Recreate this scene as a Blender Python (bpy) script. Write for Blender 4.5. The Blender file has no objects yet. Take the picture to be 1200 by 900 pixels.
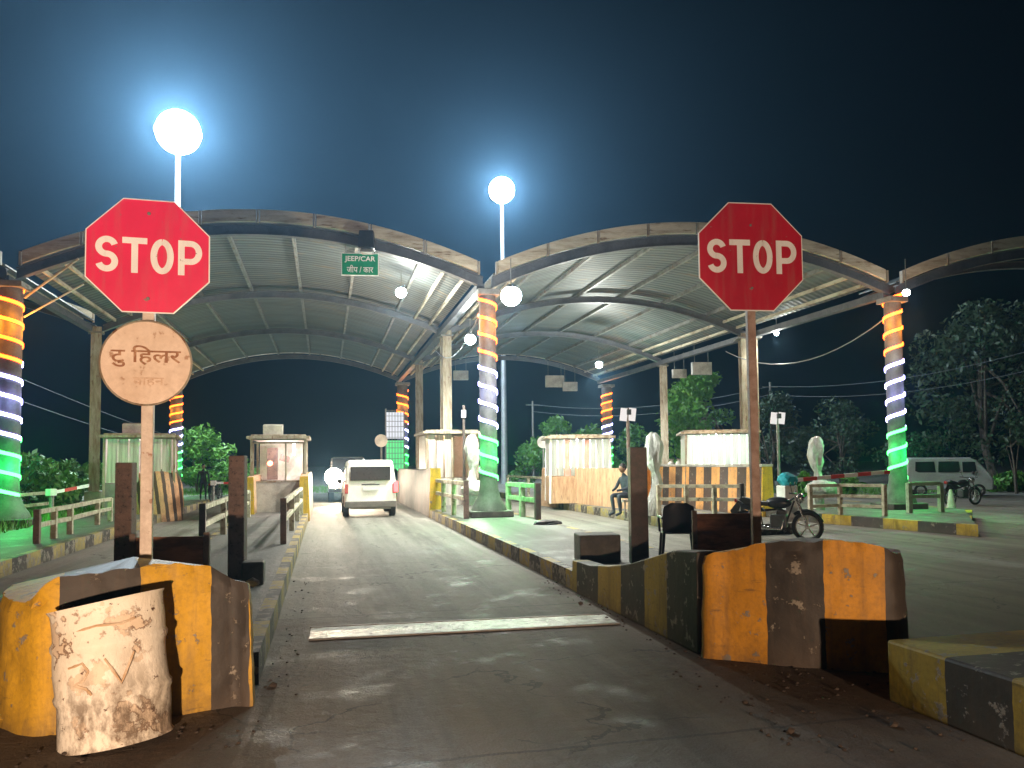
import bpy, bmesh, math, random
import numpy as np
from mathutils import Vector, Matrix, Euler, noise as mnoise
R = math.radians
random.seed(7)
S = bpy.context.scene
COL = S.collection

# ------------------------------------------------------------------ camera
F, EYE = 906.0, 1.7
YAW, PITCH, ROLL, SH = 13.6018, 2.8, 0.6, 0.040328
cam = bpy.data.cameras.new('camera'); camo = bpy.data.objects.new('camera', cam); COL.objects.link(camo)
cam.sensor_width = 36; cam.lens = 36 * F / 1200; cam.shift_y = SH; cam.clip_start = .05; cam.clip_end = 3000
camo.location = (0, 0, EYE)
camo.rotation_euler = (Matrix.Rotation(-R(YAW), 3, 'Z') @ Matrix.Rotation(R(90 + PITCH), 3, 'X') @ Matrix.Rotation(-R(ROLL), 3, 'Z')).to_euler()
S.camera = camo
_m = camo.rotation_euler.to_matrix()
def ray(px, py): return _m @ Vector(((px - 600) / F, (450 + 1200 * SH - py) / F, -1))
def gp(px, py, z=0.0):            # photo pixel -> point on the level z
    r = ray(px, py); t = (z - EYE) / r.z
    return Vector((r.x * t, r.y * t, z))
def at(px, py, Y):                # photo pixel -> point at distance Y down the road
    r = ray(px, py); t = Y / r.y
    return Vector((r.x * t, Y, EYE + r.z * t))

# ------------------------------------------------------------------ sky, moon, exposure
W = bpy.data.worlds.new('World'); S.world = W; W.use_nodes = True
nt = W.node_tree; bg = nt.nodes['Background']
sky = nt.nodes.new('ShaderNodeTexSky'); sky.sky_type = 'NISHITA'; sky.sun_disc = False
sky.sun_elevation = R(4); sky.sun_rotation = R(150); sky.dust_density = 1; sky.ozone_density = 3
tint = nt.nodes.new('ShaderNodeMixRGB'); tint.blend_type = 'MULTIPLY'; tint.inputs[0].default_value = 1
tint.inputs[2].default_value = (.35, .62, 1, 1)
nt.links.new(sky.outputs[0], tint.inputs[1]); nt.links.new(tint.outputs[0], bg.inputs[0]); bg.inputs[1].default_value = .00004
sun = bpy.data.lights.new('moon', 'SUN'); sun.energy = .02; sun.angle = R(.5); sun.color = (.8, .9, 1)
suno = bpy.data.objects.new('moon', sun); COL.objects.link(suno); suno.rotation_euler = (R(50), 0, R(30))
S.view_settings.view_transform = 'Standard'; S.view_settings.look = 'None'; S.view_settings.exposure = .18; S.view_settings.gamma = 1
S.view_settings.use_curve_mapping = False
S.render.engine = 'CYCLES'
try:
    S.cycles.use_light_tree = True; S.cycles.volume_bounces = 0; S.cycles.max_bounces = 5; S.cycles.sample_clamp_indirect = 4
except Exception: pass

def lamp(name, kind, loc, power, color, radius=.1, parent=None, target=None, cone=None, blend=.4):
    l = bpy.data.lights.new(name, kind); l.energy = power; l.color = color; l.shadow_soft_size = radius
    o = bpy.data.objects.new(name, l); COL.objects.link(o); o.location = loc
    if kind == 'SPOT':
        l.spot_size = R(cone); l.spot_blend = blend
        o.rotation_euler = (Vector(target) - Vector(loc)).to_track_quat('-Z', 'Y').to_euler()
    if parent: o.parent = parent; o.matrix_parent_inverse = Matrix.Identity(4)
    return o
# headlights of the vehicles queueing behind the camera
WARM = (1, .69, .46)
lamp('headlight_left', 'SPOT', (-1.05, -1.6, .95), 2900, WARM, .07, None, (-1.0, 6, 1.9), 62, .5)
lamp('headlight_right', 'SPOT', (3.25, -2.4, .60), 2000, WARM, .07, None, (4.6, 6.5, 2.2), 60, .5)

# ------------------------------------------------------------------ helpers
class MB:
    def __init__(s): s.v = []; s.f = []; s.m = []; s.mi = 0
    def add(s, vs, fs):
        n = len(s.v); s.v += [tuple(p) for p in vs]; s.f += [tuple(i + n for i in f) for f in fs]; s.m += [s.mi] * len(fs); return s
    def box(s, c, d, rz=0, rx=0, ry=0, taper=1.0):
        M_ = Euler((rx, ry, rz)).to_matrix(); c = Vector(c); vs = []
        for z in (-1, 1):
            k = taper if z > 0 else 1
            for x, y in ((-1, -1), (1, -1), (1, 1), (-1, 1)):
                vs.append(c + M_ @ Vector((x * d[0] / 2 * k, y * d[1] / 2 * k, z * d[2] / 2)))
        return s.add(vs, [(3, 2, 1, 0), (4, 5, 6, 7), (0, 1, 5, 4), (1, 2, 6, 5), (2, 3, 7, 6), (3, 0, 4, 7)])
    def bar(s, a, b, w, h=None, up=(0, 0, 1)):
        a, b = Vector(a), Vector(b); h = h or w; d = (b - a).normalized(); u = Vector(up)
        if abs(d.dot(u)) > .98: u = Vector((0, 1, 0))
        x = d.cross(u).normalized(); y = x.cross(d)
        vs = [p + x * sx * w / 2 + y * sy * h / 2 for p in (a, b) for sx, sy in ((-1, -1), (1, -1), (1, 1), (-1, 1))]
        return s.add(vs, [(0, 1, 2, 3), (7, 6, 5, 4), (4, 5, 1, 0), (5, 6, 2, 1), (6, 7, 3, 2), (7, 4, 0, 3)])
    def tube(s, pts, r, n=8, caps=True):
        pts = [Vector(p) for p in pts]; rs = r if isinstance(r, (list, tuple)) else [r] * len(pts)
        vs = []; fs = []; prev = None
        for i, p in enumerate(pts):
            d = (pts[min(i + 1, len(pts) - 1)] - pts[max(i - 1, 0)]).normalized()
            u = prev if prev is not None else (Vector((0, 0, 1)) if abs(d.z) < .9 else Vector((1, 0, 0)))
            x = d.cross(u).normalized(); y = x.cross(d).normalized(); prev = y
            for k in range(n):
                a = 2 * math.pi * k / n; vs.append(p + (x * math.cos(a) + y * math.sin(a)) * rs[i])
        for i in range(len(pts) - 1):
            for k in range(n):
                a, b = i * n + k, i * n + (k + 1) % n; fs.append((a, a + n, b + n, b))
        if caps: fs.append(tuple(range(n))); fs.append(tuple(reversed(range((len(pts) - 1) * n, len(pts) * n))))
        return s.add(vs, fs)
    def lathe(s, prof, n=24, c=(0, 0, 0)):
        vs = []; fs = []; c = Vector(c)
        for r, z in prof:
            for k in range(n):
                a = 2 * math.pi * k / n; vs.append(c + Vector((r * math.cos(a), r * math.sin(a), z)))
        for i in range(len(prof) - 1):
            for k in range(n):
                a, b = i * n + k, i * n + (k + 1) % n; fs.append((a, b, b + n, a + n))
        fs.append(tuple(reversed(range(n)))); fs.append(tuple(range((len(prof) - 1) * n, len(prof) * n)))
        return s.add(vs, fs)
    def prism(s, poly, a, b, axis='y'):       # polygon extruded along an axis from a to b
        n = len(poly)
        def P(p, t): return {'y': (p[0], t, p[1]), 'x': (t, p[0], p[1]), 'z': (p[0], p[1], t)}[axis]
        vs = [P(p, a) for p in poly] + [P(p, b) for p in poly]
        fs = [tuple(range(n)), tuple(reversed(range(n, 2 * n)))] + [(i, i + n, (i + 1) % n + n, (i + 1) % n) for i in range(n)]
        return s.add(vs, fs)
    def ball(s, c, r, sub=2, jit=0, sc=(1, 1, 1)):
        bm = bmesh.new(); bmesh.ops.create_icosphere(bm, subdivisions=sub, radius=1)
        c = Vector(c)
        vs = [c + Vector((v.co.x * r * sc[0], v.co.y * r * sc[1], v.co.z * r * sc[2])) * (1 + random.uniform(-jit, jit)) for v in bm.verts]
        fs = [tuple(v.index for v in f.verts) for f in bm.faces]; bm.free()
        return s.add(vs, fs)
    def build(s, name, mats, parent=None, world=False, origin=None, smooth=False, bevel=0, seg=2):
        me = bpy.data.meshes.new(name); vs = s.v
        o = bpy.data.objects.new(name, me); COL.objects.link(o)
        if parent is not None:
            o.parent = parent
            if world:
                inv = wmat(parent).inverted(); vs = [tuple(inv @ Vector(p)) for p in vs]
        elif origin is not None:
            O = Vector(origin); vs = [tuple(Vector(p) - O) for p in vs]; o.location = O
        me.from_pydata(vs, [], s.f); me.update()
        for m in (mats if isinstance(mats, (list, tuple)) else [mats]): me.materials.append(m)
        me.polygons.foreach_set('material_index', s.m)
        bm = bmesh.new(); bm.from_mesh(me); bmesh.ops.recalc_face_normals(bm, faces=bm.faces); bm.to_mesh(me); bm.free()
        if smooth:
            me.polygons.foreach_set('use_smooth', [True] * len(me.polygons))
            try: me.set_sharp_from_angle(angle=R(38))
            except Exception: pass
        if bevel:
            b = o.modifiers.new('bevel', 'BEVEL'); b.width = bevel; b.segments = seg; b.limit_method = 'ANGLE'; b.angle_limit = R(40)
        return o
def wmat(o):
    m = Matrix.LocRotScale(o.location, o.rotation_euler, o.scale)
    return wmat(o.parent) @ m if o.parent else m
def thing(name, label, cat, loc, rz=0, group=None):
    o = bpy.data.objects.new(name, None); COL.objects.link(o); o.location = loc; o.rotation_euler = (0, 0, rz)
    o.empty_display_size = .2; return tag(o, label, cat, group)
def tag(o, label, cat, group=None):
    o['label'] = label; o['category'] = cat
    if group: o['group'] = group
    return o
def struct(o, kind='structure'): o['kind'] = kind; return o
def dup(root, loc, rz, label=None, group=None):
    def cp(o, par):
        c = o.copy(); COL.objects.link(c); c.parent = par
        for ch in [x for x in list(COL.objects) if x.parent == o]: cp(ch, c)
        return c
    r = cp(root, None); r.location = loc; r.rotation_euler = (0, 0, rz)
    if label: r['label'] = label
    if group: r['group'] = group
    return r

# ------------------------------------------------------------------ materials
def nodes(name):
    m = bpy.data.materials.new(name); m.use_nodes = True
    return m, m.node_tree, m.node_tree.nodes['Principled BSDF']
def coords(nt, stretch=(1, 1, 1)):
    tc = nt.nodes.new('ShaderNodeTexCoord'); mp = nt.nodes.new('ShaderNodeMapping'); mp.inputs['Scale'].default_value = stretch
    nt.links.new(tc.outputs['Object'], mp.inputs[0]); return mp.outputs[0]
def noise(nt, vec, scale, detail=6, rough=.6, lo=.4, hi=.6):
    n = nt.nodes.new('ShaderNodeTexNoise'); n.inputs['Scale'].default_value = scale; n.inputs['Detail'].default_value = detail
    n.inputs['Roughness'].default_value = rough; nt.links.new(vec, n.inputs[0])
    r = nt.nodes.new('ShaderNodeMapRange'); r.inputs[1].default_value = lo; r.inputs[2].default_value = hi; r.clamp = True
    nt.links.new(n.outputs[0], r.inputs[0]); return r.outputs[0]
def mix(nt, fac, a, b, mode='MIX'):
    m = nt.nodes.new('ShaderNodeMixRGB'); m.blend_type = mode
    for i, x in enumerate((fac, a, b)):
        if isinstance(x, (int, float)): m.inputs[i].default_value = x
        elif isinstance(x, tuple): m.inputs[i].default_value = (*x, 1) if len(x) == 3 else x
        else: nt.links.new(x, m.inputs[i])
    return m.outputs[0]
def math_(nt, op, a, b=0.0):
    m = nt.nodes.new('ShaderNodeMath'); m.operation = op
    for i, x in enumerate((a, b)):
        if isinstance(x, (int, float)): m.inputs[i].default_value = x
        else: nt.links.new(x, m.inputs[i])
    return m.outputs[0]
def bump(nt, b, h, strength, dist=.02):
    n = nt.nodes.new('ShaderNodeBump'); n.inputs['Strength'].default_value = strength; n.inputs['Distance'].default_value = dist
    nt.links.new(h, n.inputs['Height']); nt.links.new(n.outputs[0], b.inputs['Normal'])
def M(name, c, c2=None, scale=4, rough=.6, metal=0, bmp=.2, dist=.01, lo=.42, hi=.62, stretch=(1, 1, 1), spec=.5, c3=None, s3=20):
    m, nt, b = nodes(name); v = coords(nt, stretch)
    c2 = c2 or tuple(x * .72 for x in c)
    n1 = noise(nt, v, scale, lo=lo, hi=hi); col = mix(nt, n1, c, c2)
    n2 = noise(nt, v, scale * 7, lo=.3, hi=.75)
    col = mix(nt, math_(nt, 'MULTIPLY', n2, .28), col, tuple(x * .5 for x in c2))
    if c3: col = mix(nt, noise(nt, v, s3, lo=.6, hi=.66), col, c3)
    nt.links.new(col, b.inputs['Base Color'])
    rr = math_(nt, 'ADD', math_(nt, 'MULTIPLY', n2, .18), rough - .06); nt.links.new(rr, b.inputs['Roughness'])
    b.inputs['Metallic'].default_value = metal; b.inputs['Specular IOR Level'].default_value = spec
    if bmp: bump(nt, b, n2, bmp, dist)
    return m
def EM(name, c, st, base=(.1, .1, .1)):
    m, nt, b = nodes(name); b.inputs['Base Color'].default_value = (*base, 1)
    b.inputs['Emission Color'].default_value = (*c, 1); b.inputs['Emission Strength'].default_value = st; return m
YEL, YEL2, BLK, BLK2, CON = (.62, .35, .025), (.46, .23, .02), (.030, .026, .023), (.058, .046, .037), (.24, .21, .17)
def paint(name, selector, wear=.56, yel=YEL, blk=BLK, chipscale=7, streak=True):
    """selector(nt, vec)-> factor 1 yellow, 0 black; worn and stained"""
    m, nt, b = nodes(name); tc = nt.nodes.new('ShaderNodeTexCoord'); v = tc.outputs['Object']
    sep = nt.nodes.new('ShaderNodeSeparateXYZ')
    wob = nt.nodes.new('ShaderNodeTexNoise'); wob.inputs['Scale'].default_value = 5; nt.links.new(v, wob.inputs[0])
    wv = nt.nodes.new('ShaderNodeVectorMath'); wv.operation = 'MULTIPLY_ADD'; nt.links.new(wob.outputs['Color'], wv.inputs[0])
    wv.inputs[1].default_value = (.03, .03, .03); nt.links.new(v, wv.inputs[2]); nt.links.new(wv.outputs[0], sep.inputs[0])
    fac = selector(nt, sep)
    n1 = noise(nt, v, 2.2, lo=.35, hi=.7)
    y = mix(nt, n1, yel, tuple(a * .68 for a in yel)); k = mix(nt, n1, blk, BLK2)
    col = mix(nt, fac, k, y)
    st = nt.nodes.new('ShaderNodeMapping'); st.inputs['Scale'].default_value = (9, 9, .8); nt.links.new(v, st.inputs[0])
    if streak: col = mix(nt, math_(nt, 'MULTIPLY', noise(nt, st.outputs[0], 1.6, lo=.5, hi=.75), .45), col, (.09, .065, .045))
    chips = noise(nt, v, chipscale, detail=10, rough=.7, lo=wear, hi=wear + .03)
    col = mix(nt, chips, col, CON)
    sz = nt.nodes.new('ShaderNodeSeparateXYZ'); nt.links.new(v, sz.inputs[0]); gm = nt.nodes.new('ShaderNodeMapRange'); gm.inputs[1].default_value = .30; gm.inputs[2].default_value = .0; nt.links.new(math_(nt, 'ADD', sz.outputs[2], math_(nt, 'MULTIPLY', noise(nt, v, 6, detail=9, rough=.7, lo=.3, hi=.7), .22)), gm.inputs[0])
    if streak: col = mix(nt, math_(nt, 'MULTIPLY', gm.outputs[0], .75), col, (.075, .05, .033))
    sc = noise(nt, coords(nt, (1, 1, 6)), 3.5, detail=9, rough=.7, lo=.60, hi=.66); col = mix(nt, math_(nt, 'MULTIPLY', sc, .5), col, (.05, .04, .033))
    grime = noise(nt, v, 30, lo=.45, hi=.8); col = mix(nt, math_(nt, 'MULTIPLY', grime, .35), col, (.05, .04, .03))
    nt.links.new(col, b.inputs['Base Color']); b.inputs['Roughness'].default_value = .62; b.inputs['Specular IOR Level'].default_value = .35
    h = mix(nt, .5, noise(nt, v, 14, detail=8, lo=.2, hi=.8), chips); bump(nt, b, h, .5, .012)
    return m
def bands(axis, stops):      # stops: (position, 1 yellow / 0 black)
    def f(nt, sep):
        r = nt.nodes.new('ShaderNodeValToRGB'); r.color_ramp.interpolation = 'CONSTANT'; lo = stops[0][0]; hi = stops[-1][0] + 1
        cr = r.color_ramp
        while len(cr.elements) < len(stops): cr.elements.new(.5)
        for e, (p, c) in zip(cr.elements, stops): pass
        for i, (p, c) in enumerate(stops):
            cr.elements[i].position = (p - lo) / (hi - lo); cr.elements[i].color = (c, c, c, 1)
        t = math_(nt, 'DIVIDE', math_(nt, 'SUBTRACT', sep.outputs[axis], lo), hi - lo)
        nt.links.new(t, r.inputs[0]); return r.outputs[0]
    return f
def stripes(axis, period, phase=0.0):
    def f(nt, sep):
        a = math_(nt, 'FRACT', math_(nt, 'ADD', math_(nt, 'DIVIDE', sep.outputs[axis], period), phase + 50)); return math_(nt, 'GREATER_THAN', a, .5)
    return f
concrete = M('concrete', (.27, .26, .235), (.19, .18, .16), 1.6, .75, bmp=.35, dist=.015)
concrete_pale = M('pale_concrete', (.50, .46, .40), (.34, .31, .27), 3, .7, bmp=.3)
concrete_dark = M('dark_concrete', (.06, .055, .05), (.10, .09, .075), 3, .7, bmp=.35)
rail_m = M('weathered_rail', (.50, .46, .34), (.28, .24, .16), 6, .6, bmp=.3, c3=(.14, .09, .05), s3=9)
rail_g = M('green_rail', (.34, .50, .30), (.22, .30, .18), 6, .55, bmp=.3)
post_brown = M('brown_post', (.19, .12, .095), (.12, .08, .065), 5, .7, bmp=.35, c3=(.05, .035, .03))
post_dark = M('dark_post', (.055, .045, .04), (.09, .06, .05), 6, .6, bmp=.3)
steel = M('galvanised_steel', (.26, .265, .25), (.16, .155, .14), 2.5, .5, .35, .15, c3=(.20, .12, .07), s3=5)
steel_rust = M('rusty_steel', (.36, .32, .25), (.22, .16, .10), 2.5, .65, .1, .3, stretch=(3, 3, .6), c3=(.16, .08, .04), s3=4)
beam_m = M('grey_beam', (.115, .12, .135), (.075, .08, .09), 2, .5, .2, .1)
fascia_m = M('fascia_panel', (.56, .51, .40), (.34, .28, .20), 1.5, .6, .1, .2, stretch=(.6, 1, 3), c3=(.18, .12, .07), s3=3)
white_paint = M('white_paint', (.74, .73, .70), (.55, .52, .48), 2, .5, bmp=.08)
black_paint = M('black_paint', (.02, .02, .02), (.035, .03, .028), 5, .45, bmp=.1)
rubber = M('rubber', (.018, .018, .018), (.03, .03, .03), 10, .8)
chrome = M('chrome', (.6, .6, .6), (.4, .4, .4), 5, .22, .9, 0)
wood_dark = M('dark_board', (.30, .12, .06), (.13, .055, .03), 3, .6, bmp=.3, stretch=(1, 1, 4))
glass_dark = M('dark_glass', (.012, .014, .018), (.02, .022, .026), 2, .30, bmp=0, spec=.3)
pole_m = M('sign_pole', (.62, .52, .44), (.50, .40, .33), 6, .5, bmp=.1, c3=(.3, .16, .1), s3=14)
pole2_m = M('rusty_sign_pole', (.42, .30, .25), (.28, .18, .14), 7, .6, bmp=.2)

def roof_mat():
    m, nt, b = nodes('corrugated_roof'); v = coords(nt)
    w = nt.nodes.new('ShaderNodeTexWave'); w.wave_type = 'BANDS'; w.bands_direction = 'Y'; w.inputs['Scale'].default_value = 1.15
    w.inputs['Distortion'].default_value = .15; nt.links.new(v, w.inputs[0])
    n1 = noise(nt, coords(nt, (.25, 1.3, .25)), 1.2, lo=.35, hi=.7)
    col = mix(nt, n1, (.105, .12, .12), (.06, .068, .068)); col = mix(nt, noise(nt, coords(nt, (.3, 1, .3)), 4, lo=.58, hi=.68), col, (.16, .12, .08))
    nt.links.new(col, b.inputs['Base Color']); b.inputs['Roughness'].default_value = .55
    bump(nt, b, w.outputs[0], .7, .03); return m
roof_m = roof_mat()

def ground_mat(name, c, c2, dark, wet=0.0, joint=0):
    m, nt, b = nodes(name); v = coords(nt)
    n1 = noise(nt, v, .35, detail=8, lo=.35, hi=.68); col = mix(nt, n1, c, c2)
    tr = noise(nt, coords(nt, (2.2, .12, 1)), 1.1, detail=5, lo=.42, hi=.66)
    col = mix(nt, math_(nt, 'MULTIPLY', tr, .6), col, dark)
    oil = noise(nt, v, 1.3, detail=9, rough=.65, lo=.54, hi=.66); col = mix(nt, math_(nt, 'MULTIPLY', oil, .55), col, dark)
    fine = noise(nt, v, 60, detail=4, lo=.3, hi=.75); col = mix(nt, math_(nt, 'MULTIPLY', fine, .35), col, tuple(x * .45 for x in c2))
    dust = noise(nt, coords(nt, (1, .45, 1)), 2.4, detail=10, rough=.7, lo=.58, hi=.7)
    col = mix(nt, math_(nt, 'MULTIPLY', dust, .35), col, tuple(min(1, x * 1.9) for x in c))
    nt.links.new(col, b.inputs['Base Color'])
    rg = math_(nt, 'SUBTRACT', math_(nt, 'ADD', math_(nt, 'MULTIPLY', fine, .2), .55), math_(nt, 'MULTIPLY', oil, .22)); nt.links.new(rg, b.inputs['Roughness'])
    h = math_(nt, 'ADD', math_(nt, 'MULTIPLY', fine, .4), math_(nt, 'MULTIPLY', noise(nt, v, 9, detail=6, lo=.3, hi=.7), .8)); bump(nt, b, h, .6, .022)
    return m
asphalt = ground_mat('asphalt', (.075, .072, .065), (.11, .10, .088), (.03, .027, .024))
lane_con = ground_mat('lane_concrete', (.15, .15, .135), (.22, .21, .19), (.06, .055, .05))
island_top = ground_mat('island_concrete', (.17, .165, .15), (.12, .115, .10), (.06, .055, .05))
def near(nt, v, c, r, n):          # 1 near the point c, 0 beyond r, broken up by noise
    d = nt.nodes.new('ShaderNodeVectorMath'); d.operation = 'DISTANCE'; nt.links.new(v, d.inputs[0]); d.inputs[1].default_value = c
    m = nt.nodes.new('ShaderNodeMapRange'); m.inputs[1].default_value = r; m.inputs[2].default_value = r * .35; nt.links.new(math_(nt, 'ADD', d.outputs[1], math_(nt, 'MULTIPLY', n, r * .7)), m.inputs[0]); return m.outputs[0]
def nt_abs(nt, sock, c):
    a = math_(nt, 'ABSOLUTE', math_(nt, 'SUBTRACT', sock, c)); m = nt.nodes.new('ShaderNodeMapRange'); m.inputs[1].default_value = .42; m.inputs[2].default_value = .12; nt.links.new(a, m.inputs[0]); return m.outputs[0]
def road_mat():
    m = ground_mat('road_surface', (.125, .096, .068), (.165, .13, .095), (.035, .026, .018)); nt = m.node_tree; b = nt.nodes['Principled BSDF']
    old = b.inputs['Base Color'].links[0].from_socket; v = coords(nt); n = noise(nt, v, 1.7, detail=10, rough=.7, lo=.3, hi=.7)
    sep = nt.nodes.new('ShaderNodeSeparateXYZ'); nt.links.new(v, sep.inputs[0])
    # canopy light on the farther road, painted in as a paler colour
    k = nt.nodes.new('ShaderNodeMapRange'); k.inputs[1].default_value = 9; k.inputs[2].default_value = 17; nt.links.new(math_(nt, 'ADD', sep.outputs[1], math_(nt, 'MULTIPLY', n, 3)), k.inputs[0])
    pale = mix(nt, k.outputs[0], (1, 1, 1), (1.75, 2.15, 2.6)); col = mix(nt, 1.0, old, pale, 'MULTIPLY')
    # brown soil gathered at the kerbs and the noses
    soilc = mix(nt, noise(nt, v, 14, detail=8, lo=.35, hi=.65), (.10, .055, .032), (.035, .02, .013))
    mk = near(nt, v, (3.9, 5.0, 0), 1.9, n)
    for c, rr in (((2.9, 5.9, 0), 1.3), ((-1.2, 5.0, 0), 1.5), ((-.3, 6.6, 0), .9), ((-.4, 8.6, 0), .8), ((2.9, 8, 0), .8), ((3.0, 10, 0), .8), ((3.1, 3.6, 0), 1.2)): mk = math_(nt, 'MAXIMUM', mk, near(nt, v, c, rr, n))
    col = mix(nt, math_(nt, 'MULTIPLY', mk, .85), col, soilc)
    ab = lambda c: nt_abs(nt, sep.outputs[0], c)
    tk = math_(nt, 'MAXIMUM', ab(.55), ab(2.15)); col = mix(nt, math_(nt, 'MULTIPLY', math_(nt, 'MULTIPLY', tk, noise(nt, coords(nt, (3, .3, 1)), 2, detail=7, lo=.3, hi=.6)), .55), col, (.022, .018, .014))
    vo = nt.nodes.new('ShaderNodeTexVoronoi'); vo.feature = 'DISTANCE_TO_EDGE'; vo.inputs['Scale'].default_value = .55
    wv = nt.nodes.new('ShaderNodeVectorMath'); wv.operation = 'MULTIPLY_ADD'; ns = nt.nodes.new('ShaderNodeTexNoise'); ns.inputs['Scale'].default_value = 3; ns.inputs['Detail'].default_value = 8; nt.links.new(v, ns.inputs[0]); nt.links.new(ns.outputs['Color'], wv.inputs[0]); wv.inputs[1].default_value = (.5, .5, .5); nt.links.new(v, wv.inputs[2]); nt.links.new(wv.outputs[0], vo.inputs[0])
    crack = math_(nt, 'MULTIPLY', math_(nt, 'LESS_THAN', vo.outputs['Distance'], .006), noise(nt, v, .7, lo=.48, hi=.55)); col = mix(nt, math_(nt, 'MULTIPLY', crack, .8), col, (.015, .013, .01))
    spots = noise(nt, v, 5, detail=3, lo=.68, hi=.72); col = mix(nt, math_(nt, 'MULTIPLY', spots, .6), col, (.02, .017, .014))
    gr = noise(nt, v, 120, detail=2, lo=.35, hi=.75); col = mix(nt, math_(nt, 'MULTIPLY', gr, .45), col, (.17, .15, .12))
    # thin concrete joints across the lanes
    jt = math_(nt, 'LESS_THAN', math_(nt, 'FRACT', math_(nt, 'DIVIDE', math_(nt, 'ADD', sep.outputs[1], math_(nt, 'MULTIPLY', n, .05)), 4.5)), .008)
    col = mix(nt, math_(nt, 'MULTIPLY', jt, .5), col, (.03, .028, .025))
    nt.links.new(col, b.inputs['Base Color']); rl = b.inputs['Roughness'].links[0].from_socket; nt.links.new(math_(nt, 'ADD', rl, .14), b.inputs['Roughness']); b.inputs['Specular IOR Level'].default_value = .3
    bn = [x for x in nt.nodes if x.type == 'BUMP'][0]; h = bn.inputs['Height'].links[0].from_socket
    nt.links.new(math_(nt, 'ADD', h, math_(nt, 'MULTIPLY', math_(nt, 'MULTIPLY', mk, noise(nt, v, 16, detail=9, rough=.75, lo=.3, hi=.7)), 3)), bn.inputs['Height'])
    return m
def sheet(name, x0, y0, x1, y1, z, m):
    b = MB(); b.add([(x0, y0, z), (x1, y0, z), (x1, y1, z), (x0, y1, z)], [(0, 1, 2, 3)]); return struct(b.build(name, m))
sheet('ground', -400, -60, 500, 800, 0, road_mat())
# steel-edged concrete strip over the drain
dr = M('drain_strip', (.46, .47, .41), (.24, .235, .20), 5, .45, .35, bmp=.5, dist=.02, c3=(.1, .09, .08), s3=8)
b = MB(); q = [(-.15, 7.85), (3.0, 7.72), (3.02, 8.2), (-.14, 8.40)]
b.add([(x, y, .012) for x, y in q], [(0, 1, 2, 3)]); g = b.build('drain_cover', dr); struct(g)
b = MB(); b.bar((-.15, 8.42, .012), (3.02, 8.22, .012), .03, .014); b.bar((-.15, 7.84, .012), (3.0, 7.705, .012), .03, .014)
o = b.build('drain_edge', M('drain_edging', (.16, .14, .12), (.08, .07, .06), 8, .6)); struct(o)

# ------------------------------------------------------------------ islands
def island(name, pts, z, mat_side, mat_top=island_top):
    b = MB(); n = len(pts); b.mi = 0
    lo = [(x, y, 0) for x, y in pts]; hi = [(x, y, z) for x, y in pts]
    b.add(lo + hi, [(i, (i + 1) % n, (i + 1) % n + n, i + n) for i in range(n)])
    b.mi = 1
    cx = sum(p[0] for p in pts) / n; cy = sum(p[1] for p in pts) / n
    ins = []
    for i, (x, y) in enumerate(pts):   # kerb stone top .13 wide, painted like the side
        d = Vector((cx - x, (cy - y) * .0, 0)); d = d.normalized() * .14 if d.length else d
        s = .14 if y < cy else -.14
        ins.append((x + d.x, y + s, z))
    b.mi = 0; b.add(hi + ins, [(i, (i + 1) % n, (i + 1) % n + n, i + n) for i in range(n)])
    b.mi = 1; b.add(ins, [tuple(range(n))])
    return struct(b.build(name, [mat_side, mat_top]))
def paint_k(name, period, phase, wear=.55, yel=(.42, .30, .05), axis=1): return paint(name, stripes(axis, period, phase), wear, yel)
kerb1 = paint_k('kerb_paint', 1.3, .1, .52)
kerb2 = paint_k('kerb_paint_faded', 1.3, .15, .52, (.40, .31, .10))
kerb4 = paint_k('kerb_paint_bright', 1.9, .36, .6, (.50, .34, .03))
Z = .25
island('traffic_island', [(-9.6, 9), (-4.9, 9), (-4.9, 36), (-9.6, 36)], Z, kerb2)
island('traffic_island', [(-2.35, 6.4), (-.5, 6.4), (-.5, 34), (-2.35, 34)], Z, kerb1)
island('traffic_island', [(3.22, 6.6), (5.4, 6.6), (5.4, 41), (3.22, 41)], Z, kerb1)
island('traffic_island', [(8.46, 15.9), (10.5, 15.9), (10.5, 41), (8.46, 41)], Z, kerb2)
island('traffic_island', [(13.75, 14.0), (14.85, 15.3), (17.9, 18.4), (18, 37), (12.9, 37), (12.9, 18.6)], Z, kerb4)

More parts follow.
